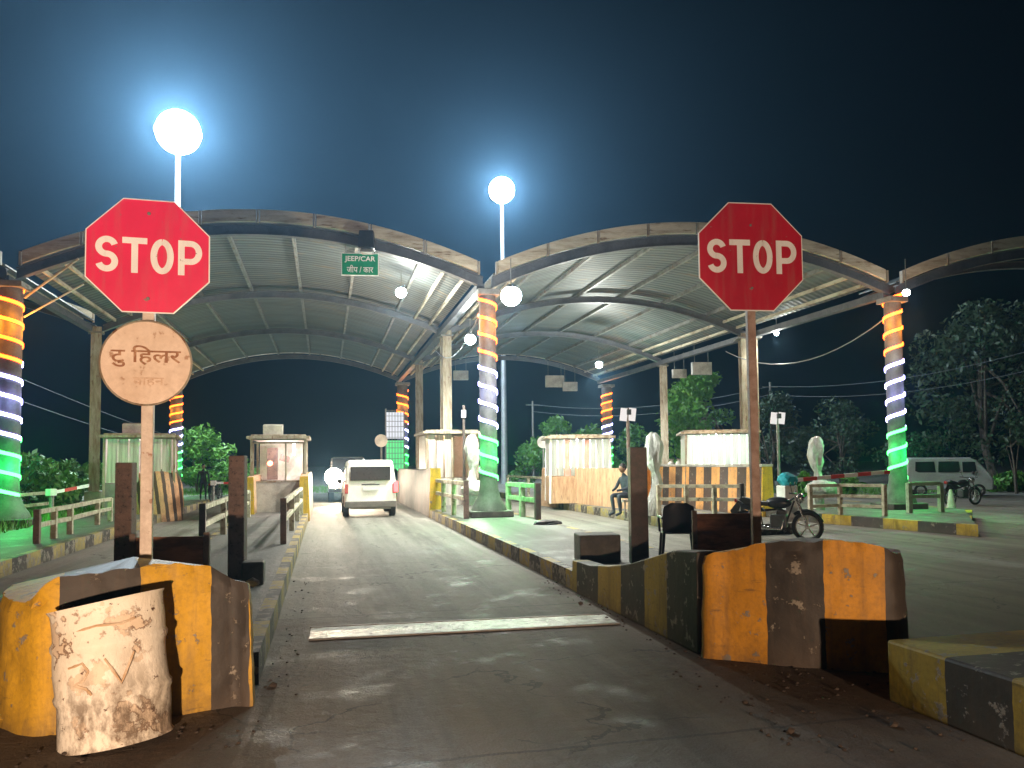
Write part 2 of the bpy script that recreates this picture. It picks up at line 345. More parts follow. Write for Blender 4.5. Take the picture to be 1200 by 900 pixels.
# ------------------------------------------------------------------ barrier noses in the foreground
def nose(name, label, p0, rot, plan, mat, depth_mat=None):
    """plan: (x, y, ztop) corners counter-clockwise in the local frame; sides battered and subdivided"""
    root_b = MB(); pts = []
    n = len(plan)
    for i in range(n):
        p_1, p0_, p1_, p2_ = plan[i - 1], plan[i], plan[(i + 1) % n], plan[(i + 2) % n]
        L = math.hypot(p1_[0] - p0_[0], p1_[1] - p0_[1]); k = max(2, int(L / .035))
        for j in range(k):
            t = j / k; pts.append(tuple(.5 * (2 * p0_[q] + (p1_[q] - p_1[q]) * t + (2 * p_1[q] - 5 * p0_[q] + 4 * p1_[q] - p2_[q]) * t * t + (3 * p0_[q] - p_1[q] - 3 * p1_[q] + p2_[q]) * t ** 3) for q in range(3)))
    rnd = random.Random(len(label)); N = len(pts); cx = sum(p[0] for p in pts) / N; cy = sum(p[1] for p in pts) / N
    rows = 24; vs = []; fs = []
    for r in range(rows + 1):
        t = r / rows
        for x, y, z in pts:
            k = 1 - .035 * t - (.018 if r == rows else (.005 if r == rows - 1 else 0)); j = .0015
            e = mnoise.fractal(Vector((x * 3 + len(label) * 7, y * 3, z * t * 3)), .9, 2, 5) * .016; ch = max(0, mnoise.noise(Vector((x * 9, y * 9, z * t * 9 + 5))) - .32) * (.16 if r > rows - 4 or r < 2 else .05); k += e - ch
            vs.append((cx + (x - cx) * k + rnd.uniform(-j, j), cy + (y - cy) * k + rnd.uniform(-j, j), z * (t if r < rows else 1) + (mnoise.fractal(Vector((x * 5, y * 5, 3)), .9, 2, 4) * .022 if r >= rows - 1 else 0) - (.012 if r == rows - 1 else 0)))
    for r in range(rows):
        for i in range(N):
            a, c = r * N + i, r * N + (i + 1) % N; fs.append((a, c, c + N, a + N))
    vs.append((cx, cy, max(p[2] for p in pts) * .97)); top = rows * N
    for i in range(N): fs.append((top + i, top + (i + 1) % N, len(vs) - 1))
    root_b.add(vs, fs); o = root_b.build(name, mat, smooth=True)
    o.location = p0; o.rotation_euler = (0, 0, rot)
    return o
# left nose: local x runs along its face
nl = paint('left_nose_paint', bands(0, [(-.6, 1), (.12, 0), (.59, 1), (1.045, 0), (1.30, 1)]), .60, YEL)
o = nose('concrete_barrier', 'a', (-1.78, 5.57, 0), R(14.5),
         [(-.10, .10, .84), (.04, -.02, .97), (.35, -.03, 1.01), (.7, -.02, 1.03), (.98, 0, 1.01), (1.2, .0, .90), (1.34, .02, .84), (1.36, 1.1, .72), (1.36, 1.75, .45), (-.05, 1.9, .6), (-.28, 1.2, .8), (-.27, .5, .82)], nl)
tag(o, 'chunky orange-yellow and black concrete barrier nose with the battered drum leaning on it', 'barrier', 'barrier noses')
nr = paint('right_nose_paint', bands(0, [(-.5, 0), (-.02, 1), (.56, 0), (1.01, 1), (1.47, 0)]), .60, (.60, .27, .02))
o = nose('concrete_barrier', 'bb', (3.18, 6.23, 0), R(-37),
         [(0, 0, .87), (.25, -.02, .93), (.49, -.04, 1.0), (.8, -.05, 1.03), (1.2, -.02, 1.03), (1.46, .02, 1.0), (1.58, .12, .93), (1.60, .6, .9), (1.0, 1.6, .5), (.25, 1.0, .6), (.02, .5, .8)], nr)
tag(o, 'orange and black concrete barrier nose below the rusty-poled stop sign', 'barrier', 'barrier noses')
# low striped wall that rises from the kerb to the right nose
swp = [(6.3, 0), (6.95, 1), (7.5, 0), (8.15, 1), (8.9, 0), (9.7, 1), (10.6, 0)]
def side_wall():
    b = MB(); ys = [6.32, 6.8, 7.3, 7.9, 8.5, 9.2, 9.9]; zs = [.90, .86, .74, .60, .50, .42, .40]; vs = []; fs = []
    for y, z in zip(ys, zs):
        for x, zz in ((3.19, 0), (3.20, z), (3.42, z), (3.43, 0)): vs.append((x, y, zz))
    for i in range(len(ys) - 1):
        for k in range(4): fs.append((i * 4 + k, i * 4 + (k + 1) % 4, i * 4 + 4 + (k + 1) % 4, i * 4 + 4 + k))
    fs += [(0, 1, 2, 3), tuple(reversed(range(24, 28)))]
    b.add(vs, fs); return b
o = side_wall().build('side_wall', paint('side_wall_paint', bands(1, [(p - 6.3, c) for p, c in swp]), .58, (.36, .27, .05)), origin=(3.2, 6.3, 0), bevel=.015)
tag(o, 'low black and dull yellow wall sloping down from the right barrier nose to the kerb', 'wall')
# kerb wall next to the camera on the right
b = MB(); b.box((4.75, 1.35, .215), (1.8, 6.8, .43), taper=1)
o = b.build('median_kerb', paint('near_kerb_paint', bands(1, [(-8, 0), (-1.62, 1), (-1.02, 0), (-.52, 1)]), .58, (.40, .28, .04)), origin=(3.85, 4.75, 0), bevel=.02)
tag(o, 'thick black and yellow median kerb in the near right corner', 'kerb')

# ------------------------------------------------------------------ drum
def drum():
    b = MB(); n = 48; rows = 36; H_, r0 = .86, .315; vs = []; fs = []
    rnd = random.Random(4)
    for r in range(rows + 1):
        z = H_ * r / rows; t = r / rows
        for k in range(n):
            a = 2 * math.pi * k / n; rad = r0
            for zc in (.30, .61): rad += .020 * math.exp(-((z - zc) / .018) ** 2)
            if r in (0, rows): rad += .014
            rad += -.035 * math.exp(-((a - 4.1) / .35) ** 2 - ((z - .25) / .1) ** 2) - .03 * math.exp(-((a - 5.2) / .25) ** 2 - ((z - .48) / .13) ** 2) + .012 * math.sin(3 * a + 7 * z) * math.sin(6 * z)
            zz = z + (.03 * math.sin(a * 1 + 2.0) if t > .97 else 0)
            vs.append((rad * math.cos(a) * 1.02, rad * math.sin(a) * .8, zz))
    for r in range(rows):
        for k in range(n):
            a, c = r * n + k, r * n + (k + 1) % n; fs.append((a, c, c + n, a + n))
    vs.append((0, 0, H_ - .03)); vs.append((0, 0, 0))
    for k in range(n): fs.append((rows * n + k, rows * n + (k + 1) % n, len(vs) - 2)); fs.append(((k + 1) % n, k, len(vs) - 1))
    b.add(vs, fs); return b
def drum_mat():
    m, nt, b = nodes('chipped_white_drum'); v = coords(nt)
    n1 = noise(nt, v, 3, lo=.35, hi=.7); col = mix(nt, n1, (.78, .73, .64), (.66, .58, .46))
    pn = noise(nt, v, 4.5, detail=10, rough=.62, lo=0, hi=1)
    edge = nt.nodes.new('ShaderNodeMapRange'); edge.inputs[1].default_value = .022; edge.inputs[2].default_value = .006; nt.links.new(math_(nt, 'ABSOLUTE', math_(nt, 'SUBTRACT', pn, .56)), edge.inputs[0])
    peel = math_(nt, 'GREATER_THAN', pn, .56); col = mix(nt, math_(nt, 'MULTIPLY', peel, .55), col, (.60, .42, .27))
    ch = math_(nt, 'MULTIPLY', edge.outputs[0], noise(nt, v, 3, lo=.42, hi=.55)); col = mix(nt, math_(nt, 'MULTIPLY', ch, .85), col, (.16, .08, .045))
    pits = noise(nt, v, 16, detail=6, rough=.7, lo=.64, hi=.67); col = mix(nt, pits, col, (.09, .045, .03))
    sep = nt.nodes.new('ShaderNodeSeparateXYZ'); nt.links.new(v, sep.inputs[0])
    lowf = nt.nodes.new('ShaderNodeMapRange'); lowf.inputs[1].default_value = .62; lowf.inputs[2].default_value = .2; nt.links.new(sep.outputs[2], lowf.inputs[0])
    dirt_n = noise(nt, coords(nt, (2, 2, 1)), 5, detail=9, rough=.7, lo=.42, hi=.6)
    col = mix(nt, math_(nt, 'MULTIPLY', math_(nt, 'MULTIPLY', lowf.outputs[0], dirt_n), .92), col, (.15, .11, .075))
    nt.links.new(col, b.inputs['Base Color']); b.inputs['Roughness'].default_value = .6
    bump(nt, b, mix(nt, .5, ch, dirt_n), .5, .01); return m
dr_m = drum_mat()
base = gp(122, 885); base = Vector((base.x, base.y + .27, 0))
root = thing('steel_drum', 'battered white drum with flaking paint leaning against the left barrier nose', 'drum', base)
root.rotation_euler = (R(-6), R(-4.5), R(12))
drum().build('drum_shell', dr_m, root, smooth=True)
def text_obj(s, size, bold=0, ext=.002, sx=1.0, spacing=1.0, res=3):
    cu = bpy.data.curves.new('txt', 'FONT'); cu.body = s; cu.size = size; cu.offset = bold; cu.extrude = ext; cu.align_x = 'CENTER'; cu.align_y = 'CENTER'
    cu.space_character = spacing; cu.resolution_u = res
    o = bpy.data.objects.new('txt', cu); COL.objects.link(o); dg = bpy.context.evaluated_depsgraph_get(); dg.update()
    me = bpy.data.meshes.new_from_object(o.evaluated_get(dg)); bpy.data.objects.remove(o); bpy.data.curves.remove(cu)
    for v in me.vertices: v.co.x *= sx
    return me
def center(me):
    xs = [v.co.x for v in me.vertices]; ys = [v.co.y for v in me.vertices]
    if not xs: return me
    cx, cy = (min(xs) + max(xs)) / 2, (min(ys) + max(ys)) / 2
    for v in me.vertices: v.co.x -= cx; v.co.y -= cy
    return me
def fit(me, w, h):
    center(me); xs = [v.co.x for v in me.vertices]; ys = [v.co.y for v in me.vertices]
    kx, ky = w / (max(xs) - min(xs)), h / (max(ys) - min(ys))
    for v in me.vertices: v.co.x *= kx; v.co.y *= ky
    return me
def lettering(name, s, mat, parent, loc, w, h, bold=0, rot=(R(90), 0, 0)):
    me = fit(text_obj(s, 1, bold, .002), w, h)
    me.materials.clear(); me.materials.append(mat); me.name = name
    o = bpy.data.objects.new(name, me); COL.objects.link(o); o.parent = parent; o.location = loc; o.rotation_euler = rot
    return o
# smeared letters on the drum, wrapped on its skin
smear = M('smeared_letters', (.50, .32, .18), (.66, .52, .38), 9, .7)
b = MB()
def on_drum(x, z): a = -math.pi / 2 + x / .315; return ((.318 * 1.02 * math.cos(a)), .318 * .8 * math.sin(a), z)
for stroke in ([(-.23, .50), (-.14, .52), (-.11, .47), (-.14, .42), (-.2, .40), (-.13, .37), (-.1, .33)], [(-.02, .53), (.06, .37), (.14, .54)], [(-.18, .71), (-.05, .73), (.08, .72), (.16, .74)]):
    dense = []
    for i in range(len(stroke) - 1):
        for k in range(4): t = k / 4; dense.append((stroke[i][0] * (1 - t) + stroke[i + 1][0] * t, stroke[i][1] * (1 - t) + stroke[i + 1][1] * t))
    b.tube([on_drum(*p) for p in dense + [stroke[-1]]], [.006 + .005 * random.random() for _ in range(len(dense) + 1)], 6)
b.build('painted_letters', smear, root)

# ------------------------------------------------------------------ stop signs
def sign_face_mat(name, c, glow):
    m, nt, b = nodes(name); v = coords(nt); n = noise(nt, v, 3, lo=.3, hi=.8)
    cc = mix(nt, n, c, tuple(x * .8 for x in c)); cc = mix(nt, math_(nt, 'MULTIPLY', noise(nt, coords(nt, (6, 6, .7)), 2, detail=8, lo=.5, hi=.75), .22), cc, (.30, .24, .20)); cc = mix(nt, noise(nt, v, 24, detail=6, lo=.69, hi=.71), cc, (.25, .2, .17))
    nt.links.new(cc, b.inputs['Base Color']); b.inputs['Roughness'].default_value = .35
    bump(nt, b, noise(nt, v, 5, lo=.2, hi=.8), .06, .01); return m
red_bright = sign_face_mat('stop_red', (.84, .025, .11), 0); red_deep = sign_face_mat('stop_red_aged', (.52, .012, .035), 0)
sign_white = sign_face_mat('sign_white', (.95, .95, .97), 0)
def octagon(b, r, y0, y1):
    P = [(r * math.cos(R(22.5 + 45 * k)) / math.cos(R(22.5)), r * math.sin(R(22.5 + 45 * k)) / math.cos(R(22.5))) for k in range(8)]
    b.prism(P, y0, y1, 'y')
STROKE = { # condensed highway style letters as polylines in a 0..1 x 0..1 cell
 'T': [[(0, 1), (1, 1)], [(.5, 1), (.5, 0)]],
}
def bold_letters(parent, mat, width, height, y):
    """STOP in narrow bold capitals, built as filled outlines"""
    lw = width * .215; gap = (width - 4 * lw) / 3; t = lw * .295
    def ring(cx, cz, rx, rz, a0, a1, n=26):
        return [(cx + rx * math.cos(R(a0 + (a1 - a0) * i / n)), cz + rz * math.sin(R(a0 + (a1 - a0) * i / n))) for i in range(n + 1)]
    def ribbon(pts, th):
        b = MB(); L = []; Rr = []
        for i, p in enumerate(pts):
            p = Vector((p[0], p[1])); q0 = Vector(pts[max(i - 1, 0)]); q1 = Vector(pts[min(i + 1, len(pts) - 1)])
            d = (q1 - q0).normalized(); nn = Vector((-d.y, d.x)) * th / 2; L.append(p + nn); Rr.append(p - nn)
        vs = [(p.x, y, p.y) for p in L] + [(p.x, y, p.y) for p in Rr] + [(p.x, y + .004, p.y) for p in L] + [(p.x, y + .004, p.y) for p in Rr]; n = len(pts); fs = []
        for i in range(n - 1): fs += [(i, i + 1, n + i + 1, n + i), (2 * n + i, 3 * n + i, 3 * n + i + 1, 2 * n + i + 1), (i, 2 * n + i, 2 * n + i + 1, i + 1), (n + i, n + i + 1, 3 * n + i + 1, 3 * n + i)]
        fs += [(0, n, 3 * n, 2 * n), (n - 1, 3 * n - 1, 4 * n - 1, 2 * n - 1)]
        b.add(vs, fs); return b
    x0 = -width / 2; h = height; out = []
    def L(k): return x0 + k * (lw + gap)
    # S: two arcs sharing the middle
    c = L(0) + lw / 2; rx = lw / 2 - t / 2; rz = (h - t) / 4
    up = ring(c, h / 4 - t * .25 + t / 4 - 0, rx, rz, 25, 270); lo = ring(c, -h / 4 + 0, rx, rz, 90, -155)
    up = [(x, z) for x, z in ring(c, h / 2 - t / 2 - rz, rx, rz, 18, 262)]; lo = [(x, z) for x, z in ring(c, -h / 2 + t / 2 + rz, rx, rz, 82, -162)]
    out.append(ribbon(up + lo, t))
    T1 = ribbon([(L(1) - lw * .05, h / 2 - t / 2), (L(1) + lw * 1.05, h / 2 - t / 2)], t); T1.v += []; T2 = ribbon([(L(1) + lw / 2, h / 2 - t * .98), (L(1) + lw / 2, -h / 2)], t)
    n0 = len(T1.v); T1.add(T2.v, T2.f); out.append(T1)
    c = L(2) + lw / 2 + .0; out.append(ribbon(ring(c, 0, rx * 1.06, h / 2 - t / 2, 90, 450, 40), t))
    x = L(3) + t / 2
    P1 = ribbon([(x, -h / 2), (x, h / 2)], t); rz2 = h * .26
    bowl = [(x + t * .4, h / 2 - t / 2)] + ring(x + lw * .42, h / 2 - t / 2 - rz2 + t * .0, lw * .38, rz2, 90, -90, 20) + [(x + t * .4, h / 2 - t / 2 - 2 * rz2)]
    P2 = ribbon(bowl, t * .98); P1.add([(a[0], a[1] + (-.0006), a[2]) for a in P2.v], P2.f); out.append(P1)
    for b in out: b.build('letter', mat, parent)
def stop_sign(base, label, cz, face_r, red, pole_mat, pole_w, rot, pole_top, pole_h0=0):
    root = thing('stop_sign', label, 'stop sign', base, rot, 'stop signs')
    b = MB(); b.box((0, .05, pole_top / 2), (pole_w, pole_w * .7, pole_top)); b.build('pole', pole_mat, root, bevel=.006)
    p = thing('sign_plate', 'x', 'x', (0, 0, cz)); p.parent = root
    for k in ('label', 'category'): del p[k]
    b = MB(); octagon(b, face_r, -.004, .004); pl = b.build('plate_border', sign_white, root); bpy.data.objects.remove(p)
    pl.name = 'plate'; pl.location = (0, 0, cz)
    b = MB(); octagon(b, face_r * .98, -.008, -.0045); b.build('red_face', red, pl)
    for z in (.25, -.25): b = MB(); b.lathe([(.014, 0), (.014, .006), (.008, .009)], 10); bo = b.build('bolt', steel, pl); bo.location = (0, -.008, z * 1.35); bo.rotation_euler = (R(90), 0, 0)
    bold_letters(pl, sign_white, face_r * 1.68, face_r * .62, -.0125)
    for z in (.25, -.25): b = MB(); b.box((0, .012, z), (.5, .015, .03)); b.build('bracket', steel, pl)
    return root
dS = 6.05
pb = at(170, 640, dS + .45); 
top = at(167, 300, dS + .45)
ls = stop_sign((pb.x, pb.y, 0), 'bright red STOP sign on a pale pole above the faded round sign', top.z, at(238, 300, pb.y).x / 2 - at(92, 300, pb.y).x / 2, red_bright, pole_m, .088, R(2), top.z + .3)
pb2 = at(889, 640, 7.3); top2 = at(880, 301, 7.3)
rs = stop_sign((pb2.x, pb2.y, 0), 'deep red STOP sign on a rusty pole above the right barrier nose', top2.z, at(938, 300, 7.3).x / 2 - at(823, 300, 7.3).x / 2, red_deep, pole2_m, .09, R(-6), top2.z + .2)
dx = (top2.x - pb2.x) / (top2.z - pb2.z); rs.location.x = pb2.x - dx * pb2.z; rs.rotation_euler = (0, math.atan(dx), R(-6))
# round sign on the left pole
zc = at(167, 426, pb.y).z
rd = thing('round_sign', 'faded cream round sign with brushed letters on the pole under the left stop sign', 'round sign', (pb.x, pb.y - .04, zc), R(2))
rm = M('faded_cream_sign', (.78, .62, .50), (.66, .50, .38), 3, .6, c3=(.40, .24, .15), s3=11)
b = MB(); P = [(.325 * math.cos(2 * math.pi * k / 48), .325 * math.sin(2 * math.pi * k / 48)) for k in range(48)]; b.prism(P, -.005, .004, 'y'); b.build('disc', rm, rd)
b = MB(); b.tube([(.327 * math.cos(2 * math.pi * k / 48), 0, .327 * math.sin(2 * math.pi * k / 48)) for k in range(49)], .009, 6, False); b.build('rim', steel_rust, rd)
brush = M('brushed_letters', (.30, .13, .06), (.45, .25, .14), 14, .7, lo=.5, hi=.6)
lettering('lettering', '\u091f\u0941 \u0935\u094d\u200d \u093f\u0939\u0932\u0930'.replace('\u0935\u094d\u200d ', ''), brush, rd, (0, -.009, .05), .50, .17, .012)
lettering('lettering', '\u0935\u093e\u0939\u0928', M('faint_letters', (.55, .36, .24), (.68, .50, .37), 14, .7), rd, (.02, -.009, -.15), .22, .07, .004)

# ------------------------------------------------------------------ guard posts, boards
def post(px, py0, py1, w, m, label, z=Z, lean=0):
    p = gp(px, py1, z); h = at(px, py0, p.y).z - z
    b = MB(); b.box((0, 0, h / 2), (w, w * .8, h), taper=.97)
    o = b.build('guard_post', m, bevel=.012); o.location = (p.x, p.y, z); o.rotation_euler = (0, lean, R(-10)); tag(o, label, 'post', 'square guard posts on the islands'); return p
post(146, 542, 684, .21, post_brown, 'brown guard post just left of the pale sign pole')
post(278, 534, 682, .20, post_brown, 'brown guard post on the left island standing before the first lit booth')
post(749, 524, 660, .25, post_dark, 'thick dark guard post hiding the seated person')
def board(p, w, h, rz, label, m):
    root = thing('notice_board', label, 'board', p, rz, 'boards behind the barrier noses')
    b = MB(); b.box((0, 0, h * .56), (w, .035, h * .84)); b.build('panel', m, root, bevel=.006)
    for s in (-1, 1):
        b = MB(); b.box((s * (w / 2 + .03), 0, h / 2 + .01), (.055, .05, h + .02)); b.build('leg', post_brown, root, bevel=.005)
    return root
p = at(199, 660, 8.0); board((p.x, p.y, Z), .62, at(199, 627, 8.0).z - Z, R(-8), 'dark board with rust-orange top edge behind the left barrier nose', wood_dark)
p = at(848, 640, 8.3); board((p.x, p.y, Z), .62, at(848, 600, 8.3).z - Z, R(-12), 'dark board with rust-orange top edge beside the plastic chair', wood_dark)
p = gp(718, 662, Z); b = MB(); b.box((0, 0, .2), (.60, .5, .40)); o = b.build('concrete_block', concrete_dark, bevel=.02); o.location = (p.x - .05, p.y + .5, Z); o.rotation_euler = (0, 0, R(-8))
tag(o, 'dark square concrete block left of the thick dark post', 'block', 'dark concrete blocks')
p = gp(297, 684, Z); b = MB(); b.box((0, 0, .14), (.26, .3, .28)); o = b.build('concrete_block', concrete_dark, bevel=.02); o.location = (p.x, p.y, Z)
tag(o, 'small dark block at the foot of the left island guard post', 'block', 'dark concrete blocks')
p = gp(742, 672, Z); b = MB(); b.box((0, 0, .03), (.9, .8, .06)); o = b.build('hollow_slab', black_paint, bevel=.01); o.location = (p.x, p.y, Z); tag(o, 'black slab standing for the shaded hollow at the foot of the thick dark post', 'plate')  # black slab put in for the shade of a hollow in the island

# chair
def chair(loc, rz):
    root = thing('plastic_chair', 'dark plastic chair standing alone on the island behind the board', 'chair', loc, rz)
    m = M('dark_plastic', (.012, .016, .028), (.02, .022, .035), 4, .42, bmp=.05)
    b = MB(); n = 10; vs = []; fs = []
    for i in range(9):
        t = i / 8; z = .42 + .44 * t; w = .23 * (1 - .05 * t) * (1 if t < .8 else math.sqrt(max(.05, 1 - ((t - .8) / .23) ** 2)))
        for k in range(n + 1):
            u = -1 + 2 * k / n; vs.append((u * w, -.22 - .08 * t + .05 * u * u, z)); 
    m1 = len(vs)
    vs += [(x, y + .012, z) for x, y, z in vs]
    for i in range(8):
        for k in range(n):
            a = i * (n + 1) + k; fs.append((a, a + 1, a + n + 2, a + n + 1)); a += m1; fs.append((a, a + n + 1, a + n + 2, a + 1))
    b.add(vs, fs); b.build('backrest', m, root, smooth=True)
    b = MB(); b.box((0, 0, .42), (.46, .44, .03), rx=R(-3)); b.build('seat', m, root, bevel=.012)
    for sx in (-1, 1):
        b = MB(); b.tube([(sx * .235, -.24, .64), (sx * .26, -.05, .66), (sx * .26, .15, .64), (sx * .24, .2, .42)], .018, 8); b.build('armrest', m, root, smooth=True)
        for sy in (-1, 1):
            b = MB(); b.tube([(sx * .21, sy * .19, .42), (sx * .25, sy * .24, 0)], [.026, .018], 8); b.build('leg', m, root, smooth=True)
    return root
p = gp(802, 660, Z); chair((p.x, p.y + .2, Z), R(-20))

# ------------------------------------------------------------------ canopy
U = Vector((.9937, -.1137, 0)); PC = Vector((4.36, 20.8, 0))
PL = PC - U * 12.3; PR = Vector((16.35, 19.45, 0)); PLL = PL - U * 12.3; PRR = PR + U * 12.2
SPR, RISE, STEP = 6.5, 1.38, 8.0
def zarch(s): return SPR + RISE * (1 - (2 * s - 1) ** 2)
def bay(A, B, t0, t1, arches, label, nf=8, flip=False):
    root = thing('arched_canopy', label, 'canopy', (A.x, A.y + t0, 0), 0, 'arched roof bays')
    N = 40
    def pt(s, t, dz=0): p = A.lerp(B, s); return Vector((p.x, p.y + t, zarch(s) + dz))
    # roof sheet
    b = MB(); vs = []; fs = []; s0, s1 = .015, .985
    for i in range(N + 1):
        s = s0 + (s1 - s0) * i / N
        for t in (t0 + .05, t1):
            for dz in (.36, .40): vs.append(pt(s, t, dz))
    for i in range(N):
        a = i * 4; c = a + 4
        fs += [(a, a + 2, c + 2, c), (a + 1, c + 1, c + 3, a + 3), (a, c, c + 1, a + 1), (a + 2, a + 3, c + 3, c + 2)]
    fs += [(0, 1, 3, 2), (N * 4, N * 4 + 2, N * 4 + 3, N * 4 + 1)]
    b.add(vs, fs); b.build('roof_sheet', roof_m, root, world=True)
    # arches
    for q, t in enumerate(arches):
        b = MB(); dpt = .30 if q == 0 else .24
        for w, z0, z1 in ((.05, .03, dpt - .03), (.20, 0, .03), (.20, dpt - .03, dpt)):
            vs = []; fs = []
            for i in range(N + 1):
                s = .01 + .98 * i / N
                for dt, dz in ((-w / 2, z0), (w / 2, z0), (w / 2, z1), (-w / 2, z1)): vs.append(pt(s, t + dt, dz))
            for i in range(N):
                for k in range(4): fs.append((i * 4 + k, i * 4 + (k + 1) % 4, i * 4 + 4 + (k + 1) % 4, i * 4 + 4 + k))
            fs += [(0, 1, 2, 3), tuple(range(N * 4, N * 4 + 4))]
            b.add(vs, fs)
        b.build('arch_beam', beam_m, root, world=True)
    # purlins running with the lane
    if t1 - t0 > 4:
        for k in range(1, 7):
            s = k / 7; b = MB(); b.bar(pt(s, t0 + .12, .30), pt(s, t1 - .1, .30), .09, .13); b.build('purlin', steel, root, world=True)
        for s in (.045, .09, .91, .955):
            for j in range(len(arches) - 1):
                b = MB(); b.bar(pt(s, arches[j] + .12, .22), pt(s, arches[j + 1] - .12, .22), .07, .10); b.build('edge_strut', fascia_m, root, world=True)
    # fascia panels front (and back)
    def fascia(t, th, name):
        for k in range(nf):
            b = MB(); vs = []; fs = []; n = 6
            for i in range(n + 1):
                s = .02 + .96 * (k + .03 + .94 * i / n) / nf
                for dt, dz in ((-th / 2, .33), (th / 2, .33), (th / 2, .66), (-th / 2, .66)): vs.append(pt(s, t + dt, dz))
            for i in range(n):
                for c in range(4): fs.append((i * 4 + c, i * 4 + (c + 1) % 4, i * 4 + 4 + (c + 1) % 4, i * 4 + 4 + c))
            fs += [(0, 1, 2, 3), tuple(range(n * 4, n * 4 + 4))]
            b.add(vs, fs); b.build(name, fascia_m, root, world=True, bevel=.01)
        for k in range(nf + 1):
            s = .02 + .96 * k / nf; b = MB(); b.bar(pt(s, t, .30), pt(s, t, .655), .05, .12); b.build('fascia_bracket', steel_rust, root, world=True)
    fascia(t0 - .12, .10, 'fascia_panel')
    if t1 - t0 > 4: fascia(t1 + .1, .08, 'fascia_panel')
    # gutter along the right edge
    b = MB(); b.bar(pt(.995, t0, .05) + Vector((-.12, 0, 0)), pt(.995, t1, .05) + Vector((-.12, 0, 0)), .22, .2); b.build('gutter', beam_m, root, world=True)
    return root
AR = [0, STEP, 2 * STEP, 3.1 * STEP]
bay(PL, PC, 0, AR[3], AR, 'wide arched canopy bay over the lane with the white jeep and green sign')
bay(PC, PR, 0, AR[3], AR, 'arched canopy bay between the centre and right light pillars')
bay(PR, PRR, 0, 1.7, [0, 1.6], 'shallow arched canopy strip running off the right edge')
bay(PLL, PL, 0, STEP, [0, STEP], 'arched canopy strip at the left edge beyond the left light pillar')

# ------------------------------------------------------------------ light pillars with tricolour LED rope
pillar_m = M('pillar_shaft', (.13, .125, .12), (.08, .075, .07), 3, .6, bmp=.3)
led_o = EM('led_orange', (1, .10, .006), 9); led_w = EM('led_white', (.45, .42, 1), 14); led_g = EM('led_green', (.07, 1, .14), 7)
def led_pillar(p, label, base_z, r, z_top, z_bot, turns=11, hand=1, split=(4, 8), phase=0.0, flare=True, shaft=None, glow=28):
    root = thing('light_pillar', label, 'pillar', (p.x, p.y, base_z), 0, 'pillars wrapped in LED rope')
    h = SPR - base_z; pm = shaft or pillar_m; b = MB()
    if flare: prof = [(r * 2.1, .16), (r * 1.9, .3), (r * 1.4, .5), (r * 1.12, .75), (r * 1.02, 1.05), (r, h)]
    else: prof = [(r, 0), (r, h)]
    b.lathe(prof, 20); b.build('shaft', pm, root, smooth=True)
    if flare: b = MB(); b.box((0, 0, .085), (r * 5, r * 4.2, .17)); b.build('plinth', concrete_dark, root, bevel=.02)
    b = MB(); b.box((0, 0, h - .1), (r * 2.6, r * 2.6, .16)); b.build('cap', steel, root, bevel=.01)
    pitch = (z_top - z_bot) / turns; w = .09
    for (a, c, m, nm) in ((0, split[0], led_o, 'orange_light_rope'), (split[0], split[1], led_w, 'white_light_rope'), (split[1], turns, led_g, 'green_light_rope')):
        b = MB(); vs = []; fs = []; n = int((c - a) * 28) 
        for i in range(n + 1):
            tt = a + (c - a) * i / n; th = -hand * 2 * math.pi * tt + phase; z = z_top - base_z - tt * pitch
            for rr, dz in ((r + .012, w / 2), (r + .035, w / 2), (r + .035, -w / 2), (r + .012, -w / 2)): vs.append((rr * math.cos(th), rr * math.sin(th), z + dz))
        for i in range(n):
            for k in range(4): fs.append((i * 4 + k, i * 4 + (k + 1) % 4, i * 4 + 4 + (k + 1) % 4, i * 4 + 4 + k))
        b.add(vs, fs); b.build(nm, m, root)
    # the many diodes light the place around: one soft lamp per colour
    for (a, c, col, nm) in ((0, split[0], (1, .30, .015), 'orange_glow'), (split[0], split[1], (.35, .38, 1), 'white_glow'), (split[1], turns, (.02, 1, .16), 'green_glow')):
        zz = z_top - base_z - (a + c) / 2 * pitch; k = glow * {'orange_glow': 3.0, 'white_glow': .9, 'green_glow': 4.0}[nm]
        for an in (-150, -60, 40): lamp(nm, 'POINT', ((r + .22) * math.cos(R(an)), (r + .22) * math.sin(R(an)), zz), k, col, .35, root)
    return root
led_pillar(PL + Vector((.0, 0, 0)), 'left light pillar at the picture edge wrapped in orange, white and green rope', Z, .26, 6.35, 1.0, hand=-1, phase=R(0), glow=32)
led_pillar(PC, 'central flared light pillar wrapped in orange, white and green rope on its plinth', Z, .235, at(567, 342, PC.y).z, at(572, 562, PC.y).z, hand=-1, phase=R(20))
led_pillar(PR, 'right light pillar glowing green at its foot beside the parked van', Z, .235, at(1040, 345, PR.y).z, at(1046, 560, PR.y).z, hand=1, phase=R(-30))
# back row
BL = at(206, 540, 46); BC = at(472, 540, 45.5); BR = at(712, 540, 45)
for q, hnd, lab, tp, bt in ((BL, 1, 'small far light pillar behind the left lane beside the bushy tree', 464, 578), (BC, -1, 'small far light pillar behind the white jeep', 459, 556), (BR, 1, 'small far light pillar behind the orange-lit booth', 459, 556)):
    led_pillar(Vector((q.x, q.y, 0)), lab, 0 if q is not BC else Z, .31, at(206, tp, q.y).z if q is BL else at(600, tp, q.y).z, 1.2, hand=hnd, turns=10, split=(4, 7), flare=False, glow=18)

